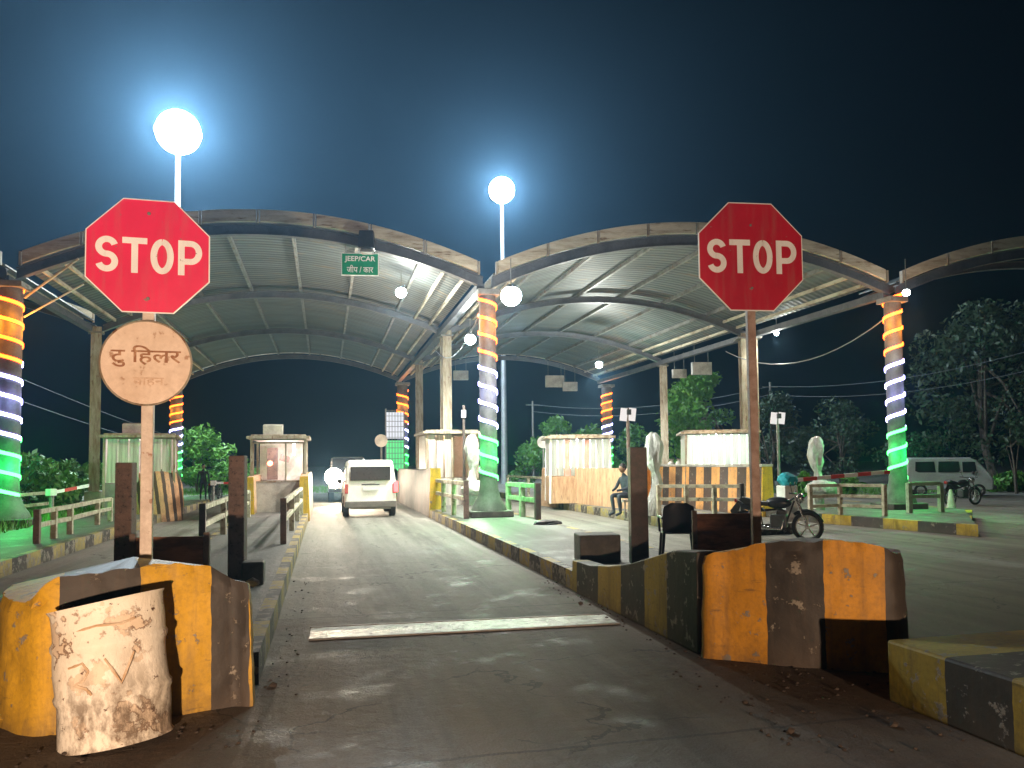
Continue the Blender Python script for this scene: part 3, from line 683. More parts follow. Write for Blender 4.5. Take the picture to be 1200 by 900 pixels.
# ------------------------------------------------------------------ steel columns
def column(p, label, w=.26, plinth=False, m=steel_rust, rz=0):
    root = thing('steel_column', label, 'column', (p.x, p.y, Z), rz, 'steel columns under the canopy'); h = SPR - Z + .15
    b = MB(); b.box((0, -w * .5, h / 2), (w, .03, h)); b.box((0, w * .5, h / 2), (w, .03, h)); b.box((0, 0, h / 2), (.03, w - .03, h)); b.build('shaft', m, root)
    b = MB(); b.box((0, 0, .02), (w * 1.9, w * 1.9, .035)); b.build('base_plate', steel, root)
    if plinth: b = MB(); b.box((0, 0, .32), (.62, .62, .62), taper=.94); b.build('plinth', concrete_pale, root, bevel=.02)
    b = MB(); b.box((0, 0, h - .2), (w * 1.5, w * 1.5, .05)); b.build('head_plate', steel, root)
V = Vector((0, 1, 0))
column(PL + V * 7.6, 'grey steel column on a pale plinth left of the round sign', .34, True, rz=R(15))
column(PL + V * 16, 'rear steel column behind the left booth', .28)
column(PC + V * 7.6, 'tall weathered column just left of the central light pillar', .34, rz=R(8))
column(PC + V * 16, 'further grey column left of the weathered column', .32)
column(PR + V * 7.6 + Vector((-.28, 0, 0)), 'pale streaked column right behind the right stop sign pole', .62, rz=R(-20))
column(PR + V * 16, 'slim far column before the leafy tree', .34, rz=R(-20))
# tie rods at the left pillar
root = thing('tie_rods', 'pale tie rods slanting from the left light pillar up to the arch', 'brace', PL + Vector((0, 0, 5.6)))
b = MB(); b.tube([PL + Vector((.3, 0, 6.1)), at(92, 303, PL.y - .3)], .03, 6); b.build('rod', fascia_m, root, world=True)
b = MB(); b.tube([PL + Vector((.3, 0, 5.6)), at(98, 333, PL.y - .4)], .022, 6); b.build('rod', white_paint, root, world=True)

# ------------------------------------------------------------------ signs and boxes on the canopy
green_m = M('sign_green', (.01, .36, .19), (.01, .28, .15), 4, .4, bmp=0)
p = at(422, 310, 22.1)
root = thing('lane_sign', 'green lane sign with white lettering hanging on the front arch', 'sign', p, R(-7))
b = MB(); b.box((0, 0, 0), (1.04, .03, .64)); b.build('panel', sign_white, root); b = MB(); b.box((0, -.018, 0), (1.0, .01, .60)); b.build('green_face', green_m, root)
lettering('lettering', 'JEEP/CAR', sign_white, root, (0, -.028, .14), .86, .19, .02)
lettering('lettering', '\u091c\u0940\u092a / \u0915\u093e\u0930', sign_white, root, (0, -.028, -.13), .74, .22, .012)
for s in (-1, 1): b = MB(); b.box((s * .4, .03, .4), (.03, .03, .5)); b.build('hanger', steel, root)
p = at(430, 283, 20.9); root = thing('loudspeaker', 'black boxy loudspeaker fixed on the front arch above the green sign', 'loudspeaker', p, R(-10))
b = MB(); b.box((0, 0, .02), (.42, .4, .48), taper=.9); b.build('cabinet', black_paint, root, bevel=.02); b = MB(); b.box((0, 0, -.28), (.3, .3, .08)); b.build('bracket', steel, root)
for k, (px, py, w, Y) in enumerate(((540, 440, 18, 44), (650, 447, 23, 44.3), (668, 453, 18, 43.8), (822, 432, 26, 36), (796, 438, 18, 37))):
    p = at(px, py, Y); ww = w / F * Y * 1.0
    o = thing('lane_box', ('pale box hanging under the roof left of the central pillar', 'left one of the paired pale boxes hanging from the rear arch', 'right one of the paired pale boxes hanging from the rear arch', 'pale box hanging in front of the leafy tree', 'small dull box hanging before the leafy tree')[k], 'sign box', p, R(-7), 'blank boxes hanging from the rear arches')
    b = MB(); b.box((0, 0, 0), (ww, .25, ww * .62)); b.build('case', concrete_pale, o, bevel=.02)
    for s in (-1, 1): b = MB(); b.tube([(s * ww * .35, 0, ww * .3), (s * ww * .35, 0, ww * .3 + .9)], .015, 6); b.build('hanger', steel, o)

# ------------------------------------------------------------------ lamps
lens_m = EM('lamp_lens', (.86, .95, 1), 60)
def flood(px, py, Y, power, size, label, col=(.97, 1, .90)):
    p = at(px, py, Y); root = thing('canopy_lamp', label, 'lamp', p, 0, 'lit lamps under the canopy')
    b = MB(); b.lathe([(size * .3, size * 1.1), (size * .6, size * .8), (size * .6, size * .6)], 20); b.build('housing', steel, root)
    b = MB(); b.ball((0, 0, -.02), size * 1.05, 3, 0, (1, 1, .95)); b.build('lens', lens_m, root, smooth=True)
    b = MB(); b.tube([(0, 0, size), (0, 0, .9)], .012, 6); b.build('hanger', steel, root)
    lamp('bulb', 'POINT', (0, 0, -size * 1.25 - .14), power * .5, col, .12, root)
    lamp('down_beam', 'SPOT', (0, 0, -size * 1.25 - .12), power * 2.0, col, .12, root, (0, 0, -5), 160, .5)
flood(470, 342, 23.5, 800, .16, 'lit round lamp under the left bay right of the green sign')
flood(599, 346, 18.0, 700, .24, 'large glaring lamp beside the top of the central light pillar')
flood(551, 397, 24.5, 1000, .17, 'lit lamp low under the roof left of the central pillar')
flood(702, 427, 33, 1500, .15, 'lit lamp under the rear of the right bay above the far pillar')
flood(910, 390, 26, 250, .08, 'small dim lamp near the right stop sign pole')
flood(1062, 342, 17.6, 160, .09, 'small bright lamp beside the top of the right light pillar')
flood(172, 318, 27, 2200, .12, 'added lamp under the left bay, unseen behind the left stop sign, brightening the left lane')  # added lamp, kept out of sight, to brighten the left lane
# high masts
mast_lens = EM('mast_lens', (.82, .95, 1), 60)
def mast(px, py, Y, rad, power, label):
    p = at(px, py, Y); root = thing('high_mast', label, 'light mast', (p.x, p.y, 0), 0, 'high mast lights')
    b = MB(); b.tube([(0, 0, 0), (0, 0, p.z + .2)], [.28, .12], 12); b.build('mast', M('mast_steel', (.6, .63, .66), (.5, .52, .55), 2, .4, .4, 0), root, smooth=True)
    b = MB(); b.tube([(rad * .6 * math.cos(a * math.pi / 8), rad * .6 * math.sin(a * math.pi / 8), p.z + .1) for a in range(17)], .05, 6, False); b.build('crown_ring', steel, root)
    for k in range(6):
        a = k * math.pi / 3 + .3; c = Vector((rad * .62 * math.cos(a), rad * .62 * math.sin(a), p.z))
        b = MB(); b.box(c + Vector((0, 0, rad * .1)), (rad * .3, rad * .3, .3), rz=a); fl = b.build('floodlight', steel, root)
        b = MB(); b.ball(c, rad * .24, 2, 0, (1, 1, 1.2)); b.build('lens', mast_lens, fl)
    b = MB(); b.ball((0, 0, p.z), rad * .82, 4); b.build('lens', mast_lens, root, smooth=True)
    dv = Vector((-p.x, -p.y, 0)).normalized() * rad * 1.35; lamp('bulb', 'POINT', (dv.x, dv.y, p.z - rad * .35), power, (.74, .90, 1), .4, root)
mast(209, 155, 47, 1.5, 36000, 'nearer glaring high mast light above the left stop sign')
mast(588, 223, 62, 1.3, 26000, 'farther glaring high mast light above the central pillar')

# ------------------------------------------------------------------ railings
def railing(pts, h, label, m=rail_m, rails=(.55, .97), w=.1, endm=None, z=Z, ends=(0,)):
    P = [gp(px, py, z) for px, py in pts] if len(pts[0]) == 2 else [Vector((p[0], p[1], p[2])) for p in pts]
    root = thing('railing', label, 'railing', P[0], 0, 'low railings on the islands')
    for i, p in enumerate(P):
        e = i in ends and endm; hh = h * (1.06 if e else 1)
        b = MB(); b.box(p + Vector((0, 0, hh / 2)), (w * 1.1, w * 1.1, hh)); b.build('post', endm if e else m, root, world=True, bevel=.008)
    for k in rails:
        b = MB(); b.bar(P[0] + Vector((0, 0, h * k)), P[-1] + Vector((0, 0, h * k)), w * .8, w * .9) if len(P) < 3 else [b.bar(P[i] + Vector((0, 0, h * k)), P[i + 1] + Vector((0, 0, h * k)), w * .8, w * .9) for i in range(len(P) - 1)]
        b.build('rail', m, root, world=True, bevel=.006)
railing([(43, 637), (63, 631), (82, 626), (114, 615), (129, 611)], .62, 'cream railing along the left island kerb ending at the brown post', endm=post_brown)
railing([(-20, 618), (20, 612), (60, 606)], .75, 'pale railing at the far left behind the left light pillar')
railing([(-.75, 15.0, Z), (-.72, 18, Z), (-.7, 21, Z), (-.68, 23.5, Z)], .8, 'railing on the right edge of the left island leading to the booth', endm=post_brown)
railing([(-2.1, 14.6, Z), (-2.1, 17.5, Z), (-2.1, 20.5, Z), (-2.1, 23, Z)], .75, 'railing on the left edge of the left island with a dark end post', endm=post_dark)
railing([(3.62, 20.2, Z), (3.55, 21.8, Z), (3.5, 23.4, Z), (3.45, 25, Z)], .95, 'railing left of the central pillar with a red-brown end post', endm=post_brown, w=.12)
railing([(5.3, 19.2, Z), (5.2, 20.4, Z), (5.1, 21.6, Z)], .88, 'green-lit railing right of the central pillar with a dark round end', rail_g, endm=post_dark, w=.13)
railing([(5.2, 24, Z), (5.2, 28, Z), (5.2, 32, Z)], .9, 'rear railing right of the central pillar')
railing([(8.65, 19.2, Z), (9.25, 18.8, Z), (9.85, 18.4, Z), (10.4, 18.0, Z)], .82, 'railing crossing the island before the striped orange wall', endm=post_dark, ends=(3,))
railing([(8.75, 29, Z), (8.7, 33, Z), (8.7, 37, Z)], .85, 'far railing left of the orange-lit crash wall')
railing([gp(950, 604, Z), gp(985, 603, Z), gp(1037, 605, Z)], .80, 'double pale railing left of the right light pillar', w=.09, rails=(.3, .62, .97))
railing([gp(1066, 601, Z), gp(1103, 600, Z)], .80, 'bright green-lit railing right of the right light pillar', rail_g, w=.11)
railing([(-6.2, 34, Z), (-5.7, 30, Z), (-5.4, 26, Z)][::-1], .9, 'green-lit railing at the foot of the far left pillar', rail_g)

# ------------------------------------------------------------------ crash walls beside booths
def crash_wall(pts, h0, h1, th, mat, label, coping=None, z=0, endm=None):
    a, c = Vector(pts[0]), Vector(pts[1]); d = (c - a).normalized(); n = Vector((-d.y, d.x, 0)) * th / 2
    root = thing('crash_wall', label, 'wall', (a.x, a.y, z), math.atan2(d.y, d.x), 'crash walls guarding the booths'); L = (c - a).length
    b = MB(); k = 16; vs = []; fs = []
    for i in range(k + 1):
        x = L * i / k; hh = h0 + (h1 - h0) * min(1, i / 3)
        for y, zz in ((-th / 2, 0), (-th * .36, hh), (th * .36, hh), (th / 2, 0)): vs.append((x, y, zz))
    for i in range(k):
        for q in range(4): fs.append((i * 4 + q, i * 4 + (q + 1) % 4, i * 4 + 4 + (q + 1) % 4, i * 4 + 4 + q))
    fs += [(0, 1, 2, 3), tuple(range(k * 4, k * 4 + 4))]; b.add(vs, fs); b.build('wall_body', mat, root, bevel=.015)
    if endm: b = MB(); b.prism([(-th / 2 * 1.02, 0), (-th * .38, h0 * 1.01), (th * .38, h0 * 1.01), (th / 2 * 1.02, 0)], -.05, -.002, 'x'); b.build('end_face', endm, root)
    if coping: b = MB(); b.box((L / 2, 0, h1 + .05), (L + .1, th * .95, .08)); b.build('coping', coping, root, bevel=.01)
    return root
orange_m = paint('orange_paint', bands(0, [(-9, 1), (90, 1)]), .62, (.75, .21, .02)); yel_m = paint('yellow_paint', bands(0, [(-9, 1), (90, 1)]), .6, (.70, .42, .03))
stained = M('stained_wall', (.52, .34, .20), (.36, .20, .11), 3, .65, bmp=.3, stretch=(3, 3, .6), c3=(.2, .12, .08), s3=5)
darkwall = M('soot_wall', (.13, .085, .07), (.05, .04, .035), .8, .65, bmp=.3, stretch=(1, 1, .5))
arch_stripe = paint('curved_stripe_paint', stripes(0, 1.15, .2), .60, (.85, .42, .13), (.10, .055, .035))
crash_wall([(3.42, 24.6, 0), (3.42, 36, 0)], 1.55, 1.5, .42, darkwall, 'brown crash wall with a bright yellow end beside the white jeep', endm=yel_m)
crash_wall([(-.62, 24.4, 0), (-.62, 31, 0)], 1.35, 1.45, .34, stained, 'crash wall with a yellow end on the jeep side of the first booth', endm=yel_m)
crash_wall([(-2.2, 24.4, 0), (-2.2, 31, 0)], 1.35, 1.4, .30, stained, 'crash wall with a yellow end on the left side of the first booth', endm=yel_m)
crash_wall([(9.3, 21.6, 0), (8.5, 29.6, 0)], 1.42, 1.5, .40, stained, 'long orange-lit crash wall before the curtained booth', endm=orange_m)
crash_wall([(13.0, 21.0, 0), (13.1, 30, 0)], 1.5, 1.5, .42, arch_stripe, 'orange and dark striped crash wall with a yellow end and pale coping', coping=concrete_pale, endm=yel_m)
# curved striped guard at the left booth, and drums beside the right booth
g = gp(190, 612, 0); root = thing('crash_wall', 'rounded orange and brown ribbed crash guard before the left booth', 'wall', (g.x - .3, g.y + .8, 0), R(15), 'crash walls guarding the booths')
b = MB(); b.lathe([(.75, 0), (.78, .5), (.74, 1.1), (.60, 1.5), (.3, 1.62)], 28)
cs = paint('rib_paint', lambda nt, sep: math_(nt, 'GREATER_THAN', math_(nt, 'FRACT', math_(nt, 'MULTIPLY', math_(nt, 'ADD', sep.outputs[0], math_(nt, 'MULTIPLY', sep.outputs[2], .12)), 4.2)), .42), .62, (.72, .40, .20), (.10, .05, .03)); b.build('wall_body', cs, root, smooth=True)
b = MB(); b.box((-.75, .3, .7), (.5, .5, 1.4)); b.build('end_face', yel_m, root, bevel=.03)
for k, dx in enumerate((0, .55, 1.1)):
    p = at(787 + 9 * k, 540, 30.5); o = thing('sack', ('left', 'middle', 'right')[k] + 'most of the pale rounded bundles piled left of the rightmost booth', 'bundle', (p.x, p.y, Z), 0, 'pale bundles')
    b = MB(); b.ball((0, 0, .8), .26, 3, .03, (1, 1, 2.7)); b.build('bundle_body', concrete_pale, o, smooth=True); b = MB(); b.tube([(0, 0, 1.44), (0, 0, 1.56)], [.07, .11], 8); b.build('tied_neck', concrete_pale, o)

# ------------------------------------------------------------------ booths
tube_m = EM('fluorescent_tube', (.92, .96, 1), 14); warm_bulb = EM('warm_bulb', (1, .62, .3), 14); red_led = EM('red_signal', (1, .12, .05), 16)
interior = M('booth_interior', (.75, .70, .66), (.6, .52, .46), 2, .6, bmp=0)
curtain = M('plastic_curtain', (.66, .68, .64), (.36, .38, .34), 5, .35, bmp=.5, dist=.03, stretch=(3, 3, .12))
def translucent(m, c, f):
    nt = m.node_tree; p = nt.nodes['Principled BSDF']; t = nt.nodes.new('ShaderNodeBsdfTranslucent'); t.inputs[0].default_value = (*c, 1); x = nt.nodes.new('ShaderNodeMixShader'); x.inputs[0].default_value = f
    nt.links.new(p.outputs[0], x.inputs[1]); nt.links.new(t.outputs[0], x.inputs[2]); nt.links.new(x.outputs[0], nt.nodes['Material Output'].inputs[0])
translucent(curtain, (.9, .95, .9), .55)
pink = M('pink_frame', (.66, .36, .30), (.50, .26, .2), 3, .5)
sheet_pale = M('pale_sheet', (.60, .54, .50), (.36, .30, .28), 6, .4, .1, .4, .02, stretch=(2.5, 2.5, .1))
def booth(loc, rz, w, d, h, label, frame, panel, lampm, lp, lcol, style, roofm=steel_rust, box=True):
    root = thing('toll_booth', label, 'booth', loc, rz, 'toll booths'); lo = .95
    b = MB()   # lower walls as four slabs, one shell
    b.box((0, -d / 2, lo / 2), (w, .05, lo)); b.box((0, d / 2, lo / 2), (w, .05, lo)); b.box((-w / 2 - .002, 0, lo / 2), (.05, d - .052, lo)); b.box((w / 2 + .002, 0, lo / 2), (.05, d - .052, lo))
    b.build('lower_wall', panel, root)
    for sx in (-1, 1):
        for sy in (-1, 1):
            k = .95 if style == 'curtain' else 1
            b = MB(); b.bar((sx * (w / 2 + .03), sy * (d / 2 + .03), 0), (sx * (w / 2 + .03) * k, sy * (d / 2 + .03), h), .07); b.build('corner_post', frame, root)
    b = MB(); b.box((0, 0, h + .05), (w + .35, d + .4, .09)); b.box((0, 0, h + .12), (w + .1, d + .15, .05)); b.build('roof', roofm, root, bevel=.01)
    b = MB(); b.box((0, d / 2 - .06, (h + lo) / 2), (w - .1, .03, h - lo)); b.box((0, 0, h - .03), (w - .08, d - .1, .02)); b.box((0, 0, lo - .12), (w - .08, d - .1, .03)); b.build('inner_lining', interior, root)
    if style == 'open':
        b = MB(); b.box((-w * .18, d * .2, (h + lo) / 2 - .1), (w * .22, .05, (h - lo) * .8)); b.box((w * .08, d * .1, h - .6), (.3, .12, .2), ry=.3); b.build('inner_cupboard', post_brown, root)
        wf = MB()
        for a, c in (((-w / 2, lo), (w / 2, lo)), ((-w / 2, h - .12), (w / 2, h - .12)), ((-w / 2 + .02, lo), (-w / 2 + .02, h - .1)), ((w * .14, lo), (w * .14, h - .1)), ((w / 2 - .02, lo), (w / 2 - .02, h - .1))):
            wf.bar((a[0], -d / 2 - .01, a[1]), (c[0], -d / 2 - .01, c[1]), .045)
        wf.build('window_frame', frame, root)
    else:
        n = 9 if style == 'curtain' else 6; cu = 'curtain_strip'
        for k in range(n):
            x = -w / 2 + w * (k + .5) / n; sl = random.uniform(-.02, .02)
            if style == 'curtain' and k in (2, 5) and w < 2.5: mm = pink
            else: mm = curtain if style == 'curtain' else sheet_pale
            if style == 'door' and k in (3, 4): continue
            b = MB(); b.box((x * .97, -d / 2 - .01 + .03 * (k % 2), (h + lo) / 2), (w / n * .86, .02, h - lo - .05), ry=sl); b.build(cu if style == 'curtain' else 'wall_sheet', mm, root)
        b = MB(); b.box((-w / 2 - .01, 0, (h + lo) / 2), (.02, d - .2, h - lo - .05)); b.build('side_sheet', sheet_pale, root)
        b = MB(); b.box((w / 2 + .01, 0, (h + lo) / 2), (.02, d - .2, h - lo - .05)); b.build('side_sheet', sheet_pale, root)
        if style == 'door':
            b = MB(); b.bar((w * .0, -d / 2 - .06, lo), (w * .0, -d / 2 - .06, h), .06); b.bar((w * .34, -d / 2 - .06, lo), (w * .34, -d / 2 - .06, h), .06); b.bar((0, -d / 2 - .06, h - .06), (w * .34, -d / 2 - .06, h - .06), .06); b.build('door_frame', frame, root)
    tx = w * .28 if style == 'open' else -w * .12
    b = MB(); b.tube([(tx, -d * .1, h - .5 - .5 * (style != 'open')), (tx, -d * .1, h - .12)], .03, 8); b.build('light_tube', lampm, root)
    lamp('bulb', 'POINT', (0, -d * .15, h - .35), lp, lcol, .15, root)
    if style == 'curtain': lamp('front_bulb', 'POINT', (-w * .1, -d / 2 - 1.6, h + .5), 150, (1, .80, .60), .2, root)
    if box:
        b = MB(); b.box((-w * .15, 0, h + .33), (.62, .4, .36), rx=R(8)); b.build('roof_box', concrete_pale, root, bevel=.02)
        b = MB(); b.bar((-w * .15, 0, h + .1), (-w * .15, 0, h + .2), .06); b.build('box_leg', steel, root)
    return root
CW = (1, .93, .86)
bk = booth((-1.42, 26.4, Z), R(0), 1.55, 2.2, 2.28, 'first lit toll booth on the left island with a red signal in its window', steel_rust, concrete_pale, tube_m, 60, (1, .8, .78), 'open')
b = MB(); b.ball((-.25, -1.16, 1.52), .085, 2); b.build('red_signal', red_led, bk)
booth((4.35, 28.2, Z), R(0), 1.75, 2.4, 2.5, 'toll booth glowing orange inside behind the tall weathered column', steel_rust, sheet_pale, warm_bulb, 90, (1, .62, .38), 'door', box=False)
g = gp(158, 600, Z); booth((-5.75, 27.2, Z), R(8), 1.9, 2.4, 2.35, 'left toll booth with a dark sagging roof behind the pale sign pole', steel_rust, concrete, tube_m, 40, (1, .85, .85), 'sheets')
booth((9.1, 27.4, Z), R(-12), 2.15, 2.2, 2.3, 'brightly curtained booth with pink frames above the orange-lit crash wall', white_paint, stained, tube_m, 800, (.92, .97, 1), 'curtain', box=False)
booth((14.5, 26.8, Z), R(-22), 2.5, 2.2, 2.45, 'rightmost curtained booth with a brown frame and blueish glow', steel_rust, sheet_pale, tube_m, 800, (.80, .97, 1), 'curtain', box=False)

# ------------------------------------------------------------------ boom barriers
boom_m, nt_, bb_ = nodes('boom_paint'); sp = nt_.nodes.new('ShaderNodeSeparateXYZ'); nt_.links.new(coords(nt_), sp.inputs[0])
nt_.links.new(mix(nt_, stripes(0, .8)(nt_, sp), (.78, .78, .76), (.55, .05, .04)), bb_.inputs['Base Color'])
def boom(p, q, label, cab=True, cabm=white_paint, capm=None):
    p, q = Vector(p), Vector(q); d = q - p; rz = math.atan2(d.y, d.x)
    root = thing('boom_barrier', label, 'boom gate', (p.x, p.y, Z if cab else 0), rz, 'boom gates across the lanes'); zb = p.z - (Z if cab else 0); L = math.hypot(d.x, d.y)
    if cab: b = MB(); b.box((-.05, 0, (zb - .12) / 2), (.36, .34, zb - .12)); b.build('cabinet', cabm, root, bevel=.02)
    else: b = MB(); b.tube([(0, 0, 0), (0, 0, zb)], .05, 8); b.build('post', steel, root)
    if capm: b = MB(); b.ball((-.02, 0, zb + .0), .24, 2, .12, (1, .9, .8)); b.build('cloth_cover', capm, root)
    else: b = MB(); b.box((0, 0, zb), (.22, .2, .2)); b.build('hinge_box', cabm, root, bevel=.02)
    b = MB(); b.bar((.1, 0, zb), (L, 0, zb + d.z), .05, .09); b.build('boom_arm', boom_m, root)
teal = M('teal_cloth', (.02, .42, .52), (.01, .25, .30), 5, .7)
a = at(924, 563, 16.4); c = at(1042, 553, 16.6); boom(a, c, 'boom gate with a teal cloth cover reaching to the right light pillar', capm=teal)
a = at(60, 577, 24); c = at(104, 569, 25); boom(a, c, 'short red and white boom beside the left column', cab=False)
a = at(250, 566, 34); c = at(306, 566, 34); boom(a, c, 'pale boom closing the far end of the left lane', cab=False)

# ------------------------------------------------------------------ wrapped equipment, posts, small signs
wrap_m, ntw, bw = nodes('white_wrapping'); vv = coords(ntw, (1, 1, .6)); ntw.links.new(mix(ntw, noise(ntw, vv, 5, lo=.4, hi=.65), (.66, .68, .64), (.45, .47, .42)), bw.inputs['Base Color']); bw.inputs['Roughness'].default_value = .35
bump(ntw, bw, noise(ntw, vv, 14, detail=8, lo=.3, hi=.7), .9, .03)
def wrapped(px, base_z, Y, ptop, pbot, label, wide=False, lean=0):
    p = at(px, pbot, Y); zt = at(px, ptop, Y).z; root = thing('wrapped_equipment', label, 'wrapped device', (p.x, p.y, base_z), 0, 'devices wrapped in white plastic'); h = zt - base_z
    b = MB(); rnd = random.Random(px); vs = []; fs = []; n = 16
    prof = [(.2, 0), (.2, .12), (.17, .25), (.15, .36), (.12, .44), (.10, .52), (.15, .58), (.21, .66), (.235, .74), (.24, .82), (.22, .89), (.17, .95), (.13, .98), (.07, 1.0)]
    for i, (r, t) in enumerate(prof):
        for k in range(n):
            a = 2 * math.pi * k / n; rr = r * (1 + rnd.uniform(-.16, .16) + .14 * math.sin(5 * a + 9 * t)); vs.append((rr * math.cos(a) + lean * math.sin(t * 3) * .12 + .04 * math.sin(11 * t + px), rr * math.sin(a) * .8, h * t + rnd.uniform(-.03, .03)))
    for i in range(len(prof) - 1):
        for k in range(n): a, c = i * n + k, i * n + (k + 1) % n; fs.append((a, c, c + n, a + n))
    fs.append(tuple(range((len(prof) - 1) * n, len(prof) * n))); b.add(vs, fs); b.build('plastic_wrap', wrap_m, root, smooth=True)
    if wide: b = MB(); b.ball((.1, -.1, .60), .42, 3, .11, (1.2, .7, .62)); b.build('bunched_plastic', wrap_m, root, smooth=True)
    b = MB(); b.tube([(0, 0, 0), (0, 0, .3)], .05, 8); b.build('stand', steel, root)
wrapped(554, Z, 26, 510, 590, 'white plastic wrapped device between the orange booth and the central pillar', True)
wrapped(764, Z, 19.5, 508, 590, 'hunched white wrapped device right of the thick dark post', False, 1)
wrapped(958, Z, 20, 512, 590, 'white wrapped device on the right island with loose plastic below', True)
def pole_sign(px, ptop, Y, label, pm, z=Z, kind='pair'):
    p = at(px, 560, Y); zt = at(px, ptop, Y).z
    root = thing('post_sign', label, 'sign post', (p.x, p.y, z), R(-12)); b = MB(); b.tube([(0, 0, 0), (0, 0, zt - z)], .05, 8); b.build('post', pm, root)
    if kind == 'pair':
        for s in (-1, 1): b = MB(); b.box((s * .125, -.03, zt - z - .2), (.21, .03, .38), ry=.12); b.build('panel', EM('lit_panel', (1, .92, .9), .7), root)
        b = MB(); b.box((.02, -.09, zt - z - .13), (.12, .1, .16)); b.build('camera_head', black_paint, root)
    elif kind == 'round':
        b = MB(); P = [(.31 * math.cos(2 * math.pi * k / 32), zt - z - .31 + .31 * math.sin(2 * math.pi * k / 32)) for k in range(32)]; b.prism(P, -.07, -.055, 'y'); b.build('disc_back', concrete_pale, root)
    else:
        b = MB(); b.box((0, -.06, zt - z - .3), (.16, .1, .26)); b.build('lamp_head', EM('lit_head', (1, .96, .9), 1.6), root)
pole_sign(737, 478, 21.5, 'pale twin-panel sign on a red-brown post above the thick dark post', post_brown)
pole_sign(913, 483, 22.5, 'pale twin-panel sign on a thin grey post before the dark trees', steel)
pole_sign(447, 509, 38, 'round sign seen from behind right above the white jeep', steel, kind='round')
pole_sign(637, 511, 38, 'round sign seen from behind left of the curtained booth', steel, kind='round')
pole_sign(544, 475, 26.5, 'thin dark post with a small white lamp left of the central pillar', post_dark, kind='lamp')
# grid behind the jeep; pillar light falling on it is set as emission
p = at(463, 556, 40); zt = at(463, 487, 40).z
root = thing('lit_grid', 'tall grid behind the jeep with white and green pillar light set as its own glow', 'grid panel', (p.x, p.y, Z), 0)
b = MB(); b.box((0, 0, (zt + 1.5) / 2 + .6), (.9, .03, (zt - 1.5) / 2)); b.build('white_field', EM('panel_white', (.9, .92, 1), .8), root)
b = MB(); b.box((0, 0, 1.95), (.9, .03, 1.45)); b.build('green_field', EM('panel_green', (.1, 1, .3), .75), root)
b = MB()
for k in range(7): b.bar((-.45 + .15 * k, -.03, 1.2), (-.45 + .15 * k, -.03, zt), .025)
for k in range(12): b.bar((-.46, -.03, 1.2 + k * (zt - 1.2) / 11), (.46, -.03, 1.2 + k * (zt - 1.2) / 11), .025)
b.build('grid', steel, root)
for s in (-1, 1): b = MB(); b.tube([(s * .47, 0, 0), (s * .47, 0, zt + .1)], .04, 8); b.build('leg', steel, root)
# cone, cloth heap
p = gp(1115, 600); root = thing('marker_cone', 'small pale pointed marker in front of the parked van', 'cone', p)
b = MB(); b.lathe([(.16, .04), (.10, .35), (.05, .68), (.03, .72)], 16); b.build('cone_body', concrete_pale, root, smooth=True); b = MB(); b.box((0, 0, .02), (.42, .42, .04)); b.build('cone_base', concrete, root)
p = gp(614, 617, Z); b = MB(); b.ball((0, 0, .03), .3, 3, .12, (1.1, .6, .28)); o = b.build('cloth_heap', black_paint, smooth=True); o.location = (5.1, 17.6, Z); tag(o, 'dark crumpled cloth heap near the foot of the central pillar', 'cloth')

# ------------------------------------------------------------------ vehicles
tail_m = EM('tail_light', (1, .04, .05), 6); tail_off = M('tail_glass', (.35, .02, .02), (.25, .02, .02), 3, .25, bmp=0); head_m = EM('headlight_lens', (1, .84, .62), 110); amber = M('amber_glass', (.6, .2, .02), None, 3, .3, bmp=0)
plate_m = M('number_plate', (.75, .74, .72), None, 3, .5, bmp=0)
def wheel(parent, x, y, r, w, side):
    h = MB(); 
    def ring(b, prof, n=28):
        vs = []; fs = []
        for rr, xx in prof:
            for k in range(n): a = 2 * math.pi * k / n; vs.append((x + xx, y + rr * math.cos(a), r + rr * math.sin(a)))
        for i in range(len(prof) - 1):
            for k in range(n): a, c = i * n + k, i * n + (k + 1) % n; fs.append((a, c, c + n, a + n))
        b.add(vs, fs); return b
    ty = ring(h, [(r * .62, -w / 2), (r * .93, -w / 2), (r, -w * .38), (r, w * .38), (r * .93, w / 2), (r * .62, w / 2), (r * .6, 0), (r * .62, -w / 2)]).build('wheel', rubber, parent, smooth=True)
    b = MB(); ring(b, [(.001, side * w * .30), (r * .2, side * w * .34), (r * .5, side * w * .22), (r * .61, side * w * .44)]).build('rim', steel, ty, smooth=True)
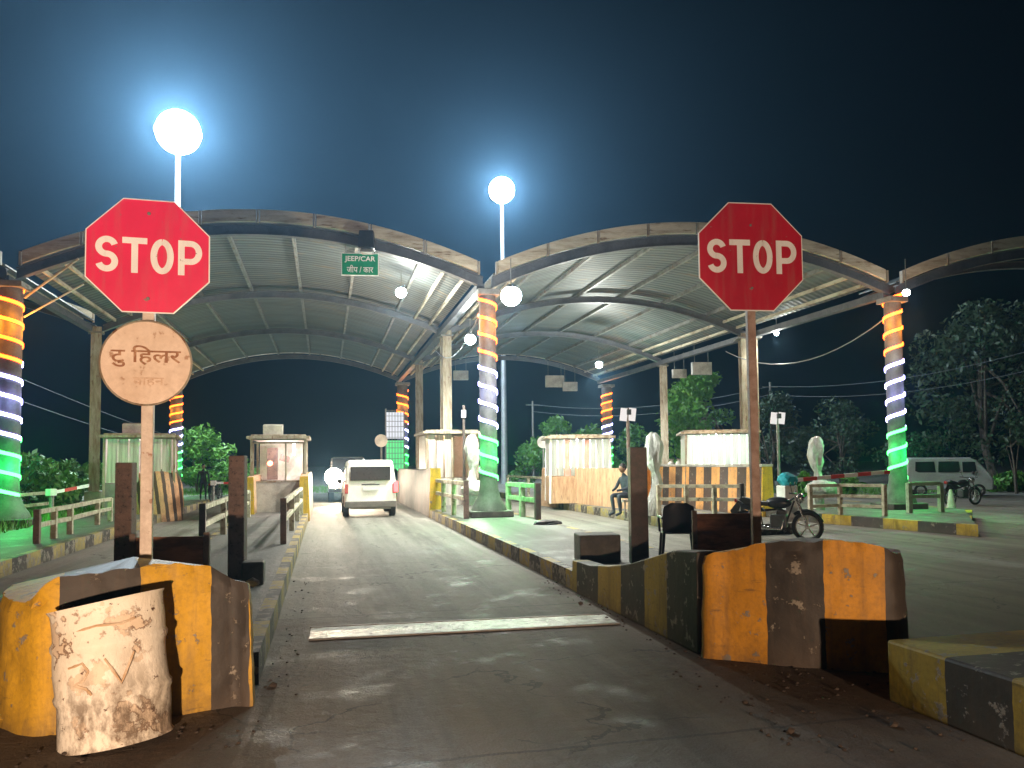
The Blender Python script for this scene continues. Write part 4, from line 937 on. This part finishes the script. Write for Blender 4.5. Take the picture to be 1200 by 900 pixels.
def vehicle(name, label, cat, loc, rz, L, Wd, Ht, prof, bodym, wheels, wr, wins, back, front, floor=.28, lit_tail=False, headm=None):
    """faces local -Y; prof = side outline (y, z)"""
    root = thing(name, label, cat, loc, rz)
    b = MB(); secs = [(-1, 0), (-.93, .0), (0, 0), (.93, 0), (1, 0)]; n = len(prof); vs = []; fs = []
    zb = Ht * .52
    def xw(t, z): k = 1 if z < zb else 1 - .13 * (z - zb) / (Ht - zb); return t * Wd / 2 * k
    for t, s in secs:
        e = .97 if abs(t) == 1 else 1
        for y, z in prof: vs.append((xw(t, z), y * e, floor + (z - floor) * (e if abs(t) == 1 else 1)))
    for i in range(len(secs) - 1):
        for k in range(n): a, c = i * n + k, i * n + (k + 1) % n; fs.append((a, c, c + n, a + n))
    fs += [tuple(range(n)), tuple(reversed(range(4 * n, 5 * n)))]
    b.add(vs, fs); body = b.build('body', bodym, root, bevel=.035, seg=3)
    for sx in (-1, 1):
        for (y0, y1, z0, z1) in wins:
            b = MB(); q = [(y0, z0), (y1, z0), (y1 - .04 * (y1 > 0) + .0, z1), (y0 + .04, z1)]
            vs = []
            for off in (.008, -.03):
                for y, z in q: vs.append((sx * (abs(xw(1, z)) + off), y, z))
            b.add(vs, [(0, 1, 2, 3), (4, 5, 6, 7), (0, 4, 5, 1), (1, 5, 6, 2), (2, 6, 7, 3), (3, 7, 4, 0)]); b.build('side_window', glass_dark, root)
        for y in wheels: wheel(root, sx * (Wd / 2 - .08), y, wr, .19, sx)
    yb = max(y for y, z in prof); yf = min(y for y, z in prof)
    b = MB(); b.box((0, yb + .005, Ht * .76), (Wd * .76, .05, Ht * .235)); b.build('rear_window', glass_dark, root, bevel=.015)
    b = MB(); b.box((0, yb + .05, floor + .08), (Wd * .98, .14, .2)); b.build('rear_bumper', M(name + '_bumper', (.16, .13, .12), (.10, .09, .08), 3, .5), root, bevel=.02)
    b = MB(); b.box((0, yb + .025, Ht * .50), (.5, .02, .13)); b.build('number_plate', plate_m, root)
    b = MB(); b.box((0, yb + .02, Ht * .57), (Wd * .34, .02, .035)); b.build('rear_handle', black_paint, root)
    for sx in (-1, 1):
        b = MB(); b.box((sx * (Wd / 2 - .07), yb + .01, Ht * .50), (.11, .06, .3)); b.build('tail_light', tail_m if lit_tail else tail_off, root, bevel=.01)
        hy = yf - .005; b = MB(); b.ball((sx * (Wd / 2 - .22), hy, Ht * .42), (.2 if headm else .095), 2, 0, (1.2, .4, 1)); b.build('headlight', headm or chrome, root, smooth=True)
        b = MB(); b.box((sx * (Wd / 2 + .1), yf + L * .24, Ht * .60), (.16, .07, .15)); b.build('side_mirror', black_paint, root, bevel=.02)
    b = MB(); b.box((0, yf - .05, floor + .1), (Wd * .96, .12, .18)); b.build('front_bumper', black_paint, root, bevel=.02)
    return root
carwhite = M('car_white', (.78, .76, .72), (.70, .66, .62), 1.2, .3, 0, 0)
prof_suv = [(-1.95, .35), (-1.95, .95), (-1.85, 1.05), (-.95, 1.12), (-.55, 1.72), (-.3, 1.83), (1.75, 1.85), (1.9, 1.78), (1.98, 1.0), (2.0, .35)]
jp = gp(434, 607)
vehicle('white_jeep', 'white boxy jeep seen from behind waiting in the middle lane', 'jeep', (1.42, 27.3, 0), R(0), 4, 1.66, 1.86, prof_suv, carwhite, (-1.25, 1.25), .35, [(-.5, .15, 1.15, 1.62), (.22, .95, 1.15, 1.66), (1.02, 1.7, 1.15, 1.66)], 1, 1, .35)
b = None
jroot = [o for o in COL.objects if o.name == 'white_jeep'][0]; jroot.rotation_euler = (0, 0, math.pi)   # local +Y is its tail: turn it towards us
b = MB(); b.box((0, 2.0, .30), (1.3, .05, .06)); b.build('tow_bar', steel, jroot)
# its lit tail lamp on the right
b = MB(); b.box((-.80, 2.03, .98), (.14, .07, .34)); b.build('lit_tail_lamp', tail_m, jroot, bevel=.01); 
van_m = M('van_paint', (.46, .50, .52), (.40, .43, .45), 1.5, .35, 0, 0)
prof_van = [(-1.75, .3), (-1.78, .75), (-1.62, 1.05), (-1.15, 1.62), (-.9, 1.74), (1.5, 1.76), (1.68, 1.68), (1.76, 1.0), (1.76, .3)]
vp = gp(1108, 581)
vehicle('parked_van', 'pale minivan parked sideways behind the right light pillar', 'van', (vp.x, vp.y, 0), math.radians(62), 3.6, 1.5, 1.76, prof_van, van_m, (-1.15, 1.2), .28, [(-1.1, -.55, 1.08, 1.55), (-.45, .45, 1.08, 1.57), (.55, 1.4, 1.08, 1.57)], 1, 1, .3)
on_m = M('oncoming_paint', (.30, .28, .27), None, 2, .35, 0, 0)
prof_tr = [(-1.9, .45), (-1.95, 1.25), (-1.35, 1.35), (-.95, 2.05), (1.9, 2.1), (1.95, .45)]
hp = at(393, 552, 36)
onc = vehicle('oncoming_truck', 'oncoming pickup truck with glaring headlamps left of the white jeep', 'truck', (hp.x + .62, 38.2, 0), R(-2), 3.9, 1.75, 2.12, prof_tr, on_m, (-1.2, 1.2), .36, [(-.5, .3, 1.35, 1.85)], 1, 1, .45)
b = MB(); b.prism([(-1.40, 1.37), (-1.02, 2.0), (-1.06, 2.02), (-1.44, 1.39)], -.7, .7, 'x'); b.build('windscreen', glass_dark, onc)
for sx in (-1, 1):
    b = MB(); b.ball((sx * .62, -1.97, 1.16), .40, 3, 0, (1, .35, 1)); b.build('headlamp', head_m, onc, smooth=True)
    b = MB(); b.ball((sx * .62, -1.97, .74), .15, 3, 0, (1, .35, 1)); b.build('fog_lamp', head_m, onc, smooth=True)
    lamp('headlamp_beam', 'SPOT', (sx * .62, -2.25, 1.1), 4500, (1, .78, .56), .2, onc, (0, 0, 0), 32, .8).rotation_euler = (R(84), 0, math.pi)

def motorcycle(loc, rz, label, body, group=None):
    root = thing('motorcycle', label, 'motorcycle', loc, rz, group)   # faces +X
    for x, nm in ((.65, 'front_wheel'), (-.62, 'rear_wheel')):
        b = MB(); b.tube([(x + .28 * math.cos(a * math.pi / 14), 0, .31 + .28 * math.sin(a * math.pi / 14)) for a in range(29)], .04, 8, False); w = b.build(nm, rubber, root, smooth=True)
        b = MB(); b.tube([(x + .235 * math.cos(a * math.pi / 14), 0, .31 + .235 * math.sin(a * math.pi / 14)) for a in range(29)], .015, 6, False)
        for k in range(5):
            a = k * 2 * math.pi / 5 + .3; b.bar((x, 0, .31), (x + .235 * math.cos(a), 0, .31 + .235 * math.sin(a)), .03, .03)
        b.tube([(x, -.05, .31), (x, .05, .31)], .05, 10); b.build('rim', M('alloy', (.5, .5, .48), None, 4, .4, .5, 0), w)
    for s in (-1, 1): b = MB(); b.tube([(.65, s * .08, .31), (.42, s * .08, .95)], .022, 8); b.build('fork', chrome, root)
    b = MB(); b.tube([(.62 + .34 * math.cos(a), 0, .31 + .34 * math.sin(a)) for a in (.3, .7, 1.1, 1.5, 1.9, 2.3)], .035, 6); b.build('front_mudguard', body, root)
    b = MB(); b.ball((.08, 0, .80), .17, 3, 0, (1.6, .75, .75)); b.build('tank', body, root, smooth=True)
    b = MB(); b.prism([(-.72, .86), (-.68, .93), (-.25, .83), (-.1, .80), (-.12, .73), (-.6, .76)], -.12, .12, 'y'); b.build('seat', black_paint, root, bevel=.02)
    b = MB(); b.prism([(-.75, .80), (-.35, .74), (-.15, .62), (-.45, .58), (-.68, .70)], -.1, .1, 'y'); b.build('side_cover', body, root, bevel=.02)
    b = MB(); b.box((.08, 0, .42), (.34, .24, .28)); b.box((.14, 0, .60), (.2, .18, .14), ry=.3); b.build('engine', M('engine_metal', (.10, .10, .10), None, 6, .4, .5, .1), root, bevel=.03)
    b = MB(); b.tube([(.42, 0, .92), (.0, 0, .66), (-.3, 0, .62), (-.62, 0, .31)], .025, 8); b.tube([(.4, 0, .85), (.2, 0, .3), (-.25, 0, .28), (-.3, 0, .62)], .02, 8); b.build('frame', black_paint, root)
    b = MB(); b.tube([(.2, -.12, .45), (.15, -.16, .26), (-.3, -.16, .28), (-.75, -.17, .36)], [.02, .025, .045, .05], 10); b.build('exhaust', chrome, root, smooth=True)
    b = MB(); b.tube([(.36, -.36, 1.02), (.42, -.15, 1.0), (.42, .15, 1.0), (.36, .36, 1.02)], .016, 8); b.build('handlebar', black_paint, root)
    b = MB(); b.ball((.52, 0, .90), .11, 2, 0, (.8, 1, 1)); b.build('headlamp', chrome, root, smooth=True)
    for s in (-1, 1):
        b = MB(); b.tube([(.4, s * .25, 1.02), (.38, s * .32, 1.18)], .008, 6); b.ball((.38, s * .32, 1.2), .06, 2, 0, (.3, 1, .7)); b.build('mirror', black_paint, root)
    b = MB(); b.prism([(-.85, .42), (-.92, .62), (-.75, .84), (-.68, .80)], -.07, .07, 'y'); b.build('rear_mudguard', black_paint, root)
    b = MB(); b.box((-.80, 0, .84), (.05, .12, .08)); b.build('tail_lamp', tail_off, root)
    return root
bikem = M('bike_black', (.02, .025, .03), (.03, .03, .035), 4, .3, 0, 0)
f_, r_ = gp(932, 634), gp(886, 633); 
mid = (f_ + r_) / 2; rzb = R(-42)
mc = motorcycle((mid.x, mid.y, 0), rzb, 'dark motorcycle parked behind the right barrier nose beside the rusty pole', bikem, 'parked motorcycles')
p = gp(1128, 592); dup(mc, (p.x, p.y, 0), R(8), 'motorcycle parked in front of the pale minivan')
p = gp(249, 589); dup(mc, (p.x, p.y + 1, 0), R(80), 'dark motorcycle far down the left lane', 'parked motorcycles')
# helmet resting on the near motorcycle
# ------------------------------------------------------------------ people
def body(name, label, loc, rz, J, E, cloth, skin, hair, head, group=None):
    """J joints name->(xyz, radius); E edges; skin-modifier body, one mesh"""
    me = bpy.data.meshes.new('person'); names = list(J); me.from_pydata([J[n][0] for n in names], [(names.index(a), names.index(c)) for a, c in E], [])
    o = bpy.data.objects.new(name, me); COL.objects.link(o); me.materials.append(cloth)
    o.modifiers.new('skin', 'SKIN'); 
    for i, n in enumerate(names): me.skin_vertices[0].data[i].radius = (J[n][1], J[n][1] * .9)
    me.skin_vertices[0].data[0].use_root = True
    s = o.modifiers.new('sub', 'SUBSURF'); s.levels = 1; s.render_levels = 2
    o.location = loc; o.rotation_euler = (0, 0, rz); tag(o, label, 'person', group)
    h = Vector(head)
    b = MB(); b.ball(h, .098, 3, 0, (.88, 1, 1.2)); b.ball(h + Vector((0, -.1, -.01)), .018, 1, 0, (.8, 1.3, 1.4)); b.ball(h + Vector((.09, 0, 0)), .022, 1, 0, (.5, 1, 1.3)); b.ball(h + Vector((-.09, 0, 0)), .022, 1, 0, (.5, 1, 1.3)); b.build('head', skin, o, smooth=True)
    b = MB(); b.ball(h + Vector((0, .02, .035)), .104, 3, .02, (.92, 1, 1.1)); b.build('hair', hair, o, smooth=True)
    return o
skin_m = M('skin', (.30, .16, .10), (.26, .14, .08), 4, .5); hair_m = M('hair', (.012, .01, .01), None, 9, .6); shirt_m = M('slate_shirt', (.045, .055, .075), (.03, .035, .05), 6, .8); dark_cl = M('dark_clothes', (.02, .02, .025), None, 5, .8)
JS = {'pelvis': ((0, 0, .56), .14), 'belly': ((0, -.02, .72), .14), 'chest': ((0, -.08, .92), .16), 'neck': ((0, -.12, 1.08), .06), 'nk2': ((0, -.15, 1.16), .055)}
for s, n in ((-1, 'l'), (1, 'r')):
    JS.update({n + 'sh': ((s * .18, -.09, 1.0), .065), n + 'el': ((s * .24, -.2, .76), .045), n + 'wr': ((s * .12, -.40, .70), .033), n + 'ha': ((s * .08, -.47, .69), .035),
               n + 'hip': ((s * .1, -.05, .55), .10), n + 'kn': ((s * .14, -.45, .56), .068), n + 'an': ((s * .13, -.38, .1), .045), n + 'to': ((s * .13, -.56, .04), .04)})
ES = [('pelvis', 'belly'), ('belly', 'chest'), ('chest', 'neck'), ('neck', 'nk2')] + [e for n in 'lr' for e in (('chest', n + 'sh'), (n + 'sh', n + 'el'), (n + 'el', n + 'wr'), (n + 'wr', n + 'ha'), ('pelvis', n + 'hip'), (n + 'hip', n + 'kn'), (n + 'kn', n + 'an'), (n + 'an', n + 'to'))]
p = at(736, 600, 19.6)
body('person', 'person in slate clothes sitting behind the thick dark post', (p.x, p.y, Z + .0), R(-70), JS, ES, shirt_m, skin_m, hair_m, (0, -.18, 1.27))
st = thing('stool', 'low stool under the person sitting behind the thick dark post', 'stool', (p.x, p.y, Z)); b = MB(); b.box((0, 0, .40), (.36, .36, .05)); b.build('seat', concrete_pale, st)
for sx in (-1, 1):
    for sy in (-1, 1): b = MB(); b.bar((sx * .13, sy * .13, .38), (sx * .16, sy * .16, 0), .035); b.build('leg', concrete_pale, st)
JT = {'pelvis': ((0, 0, .95), .13), 'belly': ((0, 0, 1.1), .125), 'chest': ((0, 0, 1.32), .15), 'neck': ((0, 0, 1.5), .06), 'nk2': ((0, -.02, 1.58), .055)}
for s, n in ((-1, 'l'), (1, 'r')):
    JT.update({n + 'sh': ((s * .19, 0, 1.42), .065), n + 'el': ((s * .26, .02, 1.14), .045), n + 'wr': ((s * .27, -.06, .90), .033), n + 'ha': ((s * .27, -.08, .80), .035),
               n + 'hip': ((s * .1, 0, .90), .10), n + 'kn': ((s * .11, -.03, .5), .068), n + 'an': ((s * .12, 0, .1), .045), n + 'to': ((s * .13, -.16, .04), .04)})
p = gp(238, 586); body('person', 'person in dark clothes standing far down the left lane beside a motorcycle', (p.x, p.y, 0), R(10), JT, ES, dark_cl, skin_m, hair_m, (0, -.03, 1.69))

# ------------------------------------------------------------------ trees
def leaf_mat(name, c, c2):
    m, nt, b = nodes(name); v = coords(nt); nt.links.new(mix(nt, noise(nt, v, 1.4, lo=.35, hi=.65), c, c2), b.inputs['Base Color']); b.inputs['Roughness'].default_value = .55
    b.inputs['Transmission Weight'].default_value = 0; b.inputs['Subsurface Weight'].default_value = 0; return m
leafA = leaf_mat('leaf_green', (.08, .23, .025), (.045, .12, .018)); leafB = leaf_mat('leaf_light', (.11, .30, .03), (.06, .17, .02)); leafD = leaf_mat('leaf_dark', (.045, .08, .035), (.025, .05, .02)); bark = M('bark', (.16, .12, .09), (.08, .06, .045), 8, .85, bmp=.6, dist=.03)
def tree(p, h, rad, label, leaf, n=2600, seed=1, size=.16, low=.25, cat='tree', name='tree', clumps=26, group='trees around the plaza'):
    rnd = random.Random(seed); nr = np.random.RandomState(seed)
    root = thing(name, label, cat, (p[0], p[1], 0), 0, group); b = MB(); tr = max(.04, h * .022)
    pts = [(0, 0, 0)]; x = y = 0
    for k in range(1, 5): x += rnd.uniform(-.04, .04) * h; y += rnd.uniform(-.04, .04) * h; pts.append((x, y, h * .62 * k / 4))
    b.tube(pts, [tr * (1 - .17 * k) for k in range(5)], 8)
    C = []
    for k in range(clumps):
        a = rnd.uniform(0, 2 * math.pi); zz = low + (1 - low) * rnd.random() ** .8; prof = math.sin(min(1, max(.12, (zz - low) / (1 - low) * .8 + .18)) * math.pi) ** .6
        rr = rad * prof * rnd.uniform(.25, .95); C.append((rr * math.cos(a), rr * math.sin(a), h * (zz * .93), rad * rnd.uniform(.18, .36)))
    for cx, cy, cz, cr in C[:12]:
        s = pts[rnd.randint(1, 4)]; b.tube([s, ((s[0] + cx) / 2, (s[1] + cy) / 2, (s[2] + cz) / 2 + .05 * h), (cx, cy, cz)], [tr * .4, tr * .28, tr * .1], 5)
    b.build('trunk', bark, root, smooth=True)
    per = n // clumps; allv = []
    for cx, cy, cz, cr in C:
        d = nr.normal(size=(per, 3)); d /= np.linalg.norm(d, axis=1)[:, None]; rr = cr * nr.uniform(.35, 1.1, (per, 1)) ** .7
        c = d * rr * np.array([1, 1, .75]) + np.array([cx, cy, cz])
        u = nr.normal(size=(per, 3)); u /= np.linalg.norm(u, axis=1)[:, None]; w = np.cross(u, nr.normal(size=(per, 3))); w /= np.linalg.norm(w, axis=1)[:, None]
        sz = size * nr.uniform(.6, 1.4, (per, 1)); q = np.stack([c - u * sz, c - w * sz * .42, c + u * sz, c + w * sz * .42], 1); allv.append(q.reshape(-1, 3))
    Vv = np.concatenate(allv); Vv[:, 2] = np.maximum(Vv[:, 2], .03); nf = len(Vv) // 4
    me = bpy.data.meshes.new('crown'); me.from_pydata(Vv.tolist(), [], [(4 * i, 4 * i + 1, 4 * i + 2, 4 * i + 3) for i in range(nf)]); me.materials.append(leaf)
    o = bpy.data.objects.new('crown', me); COL.objects.link(o); o.parent = root
    return root
def T(px, ptop, Y, wpx, label, leaf, **k):
    p = at(px, 545, Y); h = at(px, ptop, Y).z; return tree((p.x, p.y), h, wpx / 2 / F * Y * 1.1, label, leaf, **k)
T(30, 536, 34, 90, 'rounded bush beyond the left light pillar', leafB, seed=2, low=.08, n=2400, cat='bush', name='bush', group='bushes beyond the left island')
T(78, 545, 38, 70, 'lower bush between the left light pillar and the left column', leafA, seed=3, low=.08, n=1800, cat='bush', name='bush', group='bushes beyond the left island')
T(128, 540, 44, 70, 'bush half hidden by the left booth', leafA, seed=33, low=.08, n=1500, cat='bush', name='bush', group='bushes beyond the left island')
T(232, 503, 52, 80, 'pale bushy tree behind the far left light pillar', leafB, seed=4, low=.1, n=3600)
T(275, 545, 55, 80, 'low bush right of the pale bushy tree at the lane end', leafB, seed=5, low=.05, n=2000, cat='bush', name='bush', group='bushes beyond the left island')
T(622, 520, 60, 60, 'small tree just right of the central light pillar', leafA, seed=6, low=.1, n=1800)
T(655, 488, 52, 75, 'tree behind the round sign and the curtained booth', leafB, seed=7, low=.1, n=3000)
T(700, 492, 50, 60, 'tree behind the far right light pillar', leafA, seed=8, low=.1, n=2200)
T(745, 500, 52, 90, 'tree behind the twin-panel sign with the red-brown post', leafA, seed=9, low=.1, n=2500)
T(822, 432, 43, 105, 'bright leafy tree left of the right stop sign pole', leafB, seed=10, low=.2, n=5600, clumps=42, size=.17)
T(905, 462, 46, 110, 'dark leafy tree right of the right stop sign pole', leafD, seed=11, low=.1, n=4200)
T(985, 468, 50, 110, 'dark tree left of the right light pillar', leafD, seed=12, low=.1, n=3600)
T(1070, 505, 56, 110, 'low dark tree behind the pale minivan', leafD, seed=13, low=.05, n=2800)
T(1165, 338, 50, 190, 'very tall dark tree at the right edge', leafD, seed=14, low=.15, n=8000, clumps=60, size=.22)
T(1180, 556, 32, 60, 'low grassy shrub behind the pale minivan nose', leafB, seed=15, low=.02, n=900, cat='bush', name='bush', group='shrubs by the minivan')
T(1190, 490, 30, 34, 'thin bare-stemmed sapling at the right edge', leafD, seed=16, low=.55, n=260, clumps=9)
T(942, 556, 27, 34, 'small leafy shrub left of the wrapped device on the right island', leafA, seed=17, low=.1, n=420, cat='bush', name='bush', group='shrubs on the right island')
T(998, 556, 30, 30, 'small leafy shrub right of the wrapped device on the right island', leafA, seed=18, low=.1, n=360, cat='bush', name='bush', group='shrubs on the right island')
# grass strips
def grass(name, x0, y0, x1, y1, n, z, seed):
    nr = np.random.RandomState(seed); c = np.stack([nr.uniform(x0, x1, n), nr.uniform(y0, y1, n), np.full(n, z)], 1); a = nr.uniform(0, 6.28, n); h = nr.uniform(.06, .28, n)
    dx = np.stack([np.cos(a) * .02, np.sin(a) * .02, np.zeros(n)], 1); t = c + np.stack([nr.normal(0, .05, n), nr.normal(0, .05, n), h], 1)
    Vv = np.stack([c - dx, c + dx, t], 1).reshape(-1, 3); me = bpy.data.meshes.new(name); me.from_pydata(Vv.tolist(), [], [(3 * i, 3 * i + 1, 3 * i + 2) for i in range(n)]); me.materials.append(leafB)
    o = bpy.data.objects.new(name, me); COL.objects.link(o); o['kind'] = 'stuff'; return o
grass('grass', -16, 14, -7.4, 34, 9000, Z * 0 + .0, 1); grass('grass', -9.4, 12, -7.0, 30, 4000, Z, 2); grass('grass', -12, 48, 6, 62, 7000, 0, 3); grass('grass', 22, 32, 45, 42, 8000, 0, 4)
# rubble
b = MB(); rnd = random.Random(11)
for _ in range(14):
    rr = rnd.uniform(.015, .045); b.ball((rnd.uniform(-.78, -.55), rnd.uniform(6.0, 6.5), .775 + rr * .3), rr, 1, .3, (1.3, 1, .7))
o = b.build('rubble', concrete_pale); o['kind'] = 'stuff'
b = MB(); rnd = random.Random(5)
for (x0, y0, x1, y1, n) in ((2.7, 5.0, 4.3, 5.9, 60), (2.95, 6.2, 3.2, 11, 60), (-.45, 6, -.2, 12, 40), (-2, 4.9, -.4, 5.6, 40), (2.6, 3.9, 3.8, 5, 50)):
    for _ in range(n):
        r = rnd.uniform(.004, .014) * (2.2 if rnd.random() < .06 else 1); b.ball((rnd.uniform(x0, x1), rnd.uniform(y0, y1), r * .5), r, 1, .25, (1.2, 1, .7))
o = b.build('rubble', M('rubble', (.055, .038, .027), (.035, .024, .018), 6, .9)); o['kind'] = 'stuff'
# wires and utility poles
def upole(px, ptop, Y, label):
    p = at(px, 550, Y); zt = at(px, ptop, Y).z; root = thing('utility_pole', label, 'utility pole', (p.x, p.y, 0), 0, 'utility poles'); b = MB(); b.tube([(0, 0, 0), (0, 0, zt)], [.14, .09], 8); b.build('pole', concrete, root); b = MB(); b.box((0, 0, zt - .4), (1.4, .08, .08)); b.build('crossarm', steel, root); return Vector((p.x, p.y, zt - .35))
a1 = upole(905, 448, 58, 'utility pole among the dark trees'); a2 = upole(625, 470, 75, 'thin utility pole far behind the central pillar')
wire_m = M('wire', (.22, .24, .26), None, 5, .5)
def wire(a, c, sag, label):
    a, c = Vector(a), Vector(c); b = MB(); b.tube([a.lerp(c, t / 12) - Vector((0, 0, sag * 4 * (t / 12) * (1 - t / 12))) for t in range(13)], .018, 5); o = b.build('overhead_wire', wire_m, origin=a); tag(o, label, 'wire', 'overhead wires')
for k, dz in enumerate((0, -.7)):
    wire(a1 + Vector((0, 0, dz)), at(1260, 395 + 25 * k, 40), 1.0, ('upper', 'lower')[k] + ' wire sweeping from the dark trees past the right light pillar')
    wire(a2 + Vector((0, 0, dz)), a1 + Vector((0, 0, dz)), 1.0, ('upper', 'lower')[k] + ' wire strung behind the plaza between the two utility poles')
wire(at(-30, 420, 45), at(330, 545, 90), .8, 'upper faint wire behind the left column'); wire(at(-30, 450, 45), at(330, 550, 90), .8, 'lower faint wire behind the left column')
wire(PR + Vector((-.2, 0, 5.9)), PR + V * 8 + Vector((-1, 0, 6.0)), .9, 'slack cable from the right light pillar to the pale streaked column')
wire(PC + Vector((-.2, 0, 5.9)), PC + V * 8 + Vector((-.4, 0, 6.1)), .8, 'slack cable from the central light pillar to the weathered column')

# ------------------------------------------------------------------ haze
HAZE = .0014
b = MB(); b.box((15, 50, 14), (190, 240, 30.2)); hz = b.build('haze', bpy.data.materials.new('haze')); hz['kind'] = 'stuff'
hm = hz.data.materials[0]; hm.use_nodes = True; n_ = hm.node_tree.nodes; n_.clear(); vo = n_.new('ShaderNodeVolumePrincipled'); ou = n_.new('ShaderNodeOutputMaterial'); hm.node_tree.links.new(vo.outputs[0], ou.inputs['Volume'])
vo.inputs['Density'].default_value = HAZE; vo.inputs['Color'].default_value = (.22, .44, .68, 1); vo.inputs['Anisotropy'].default_value = .72
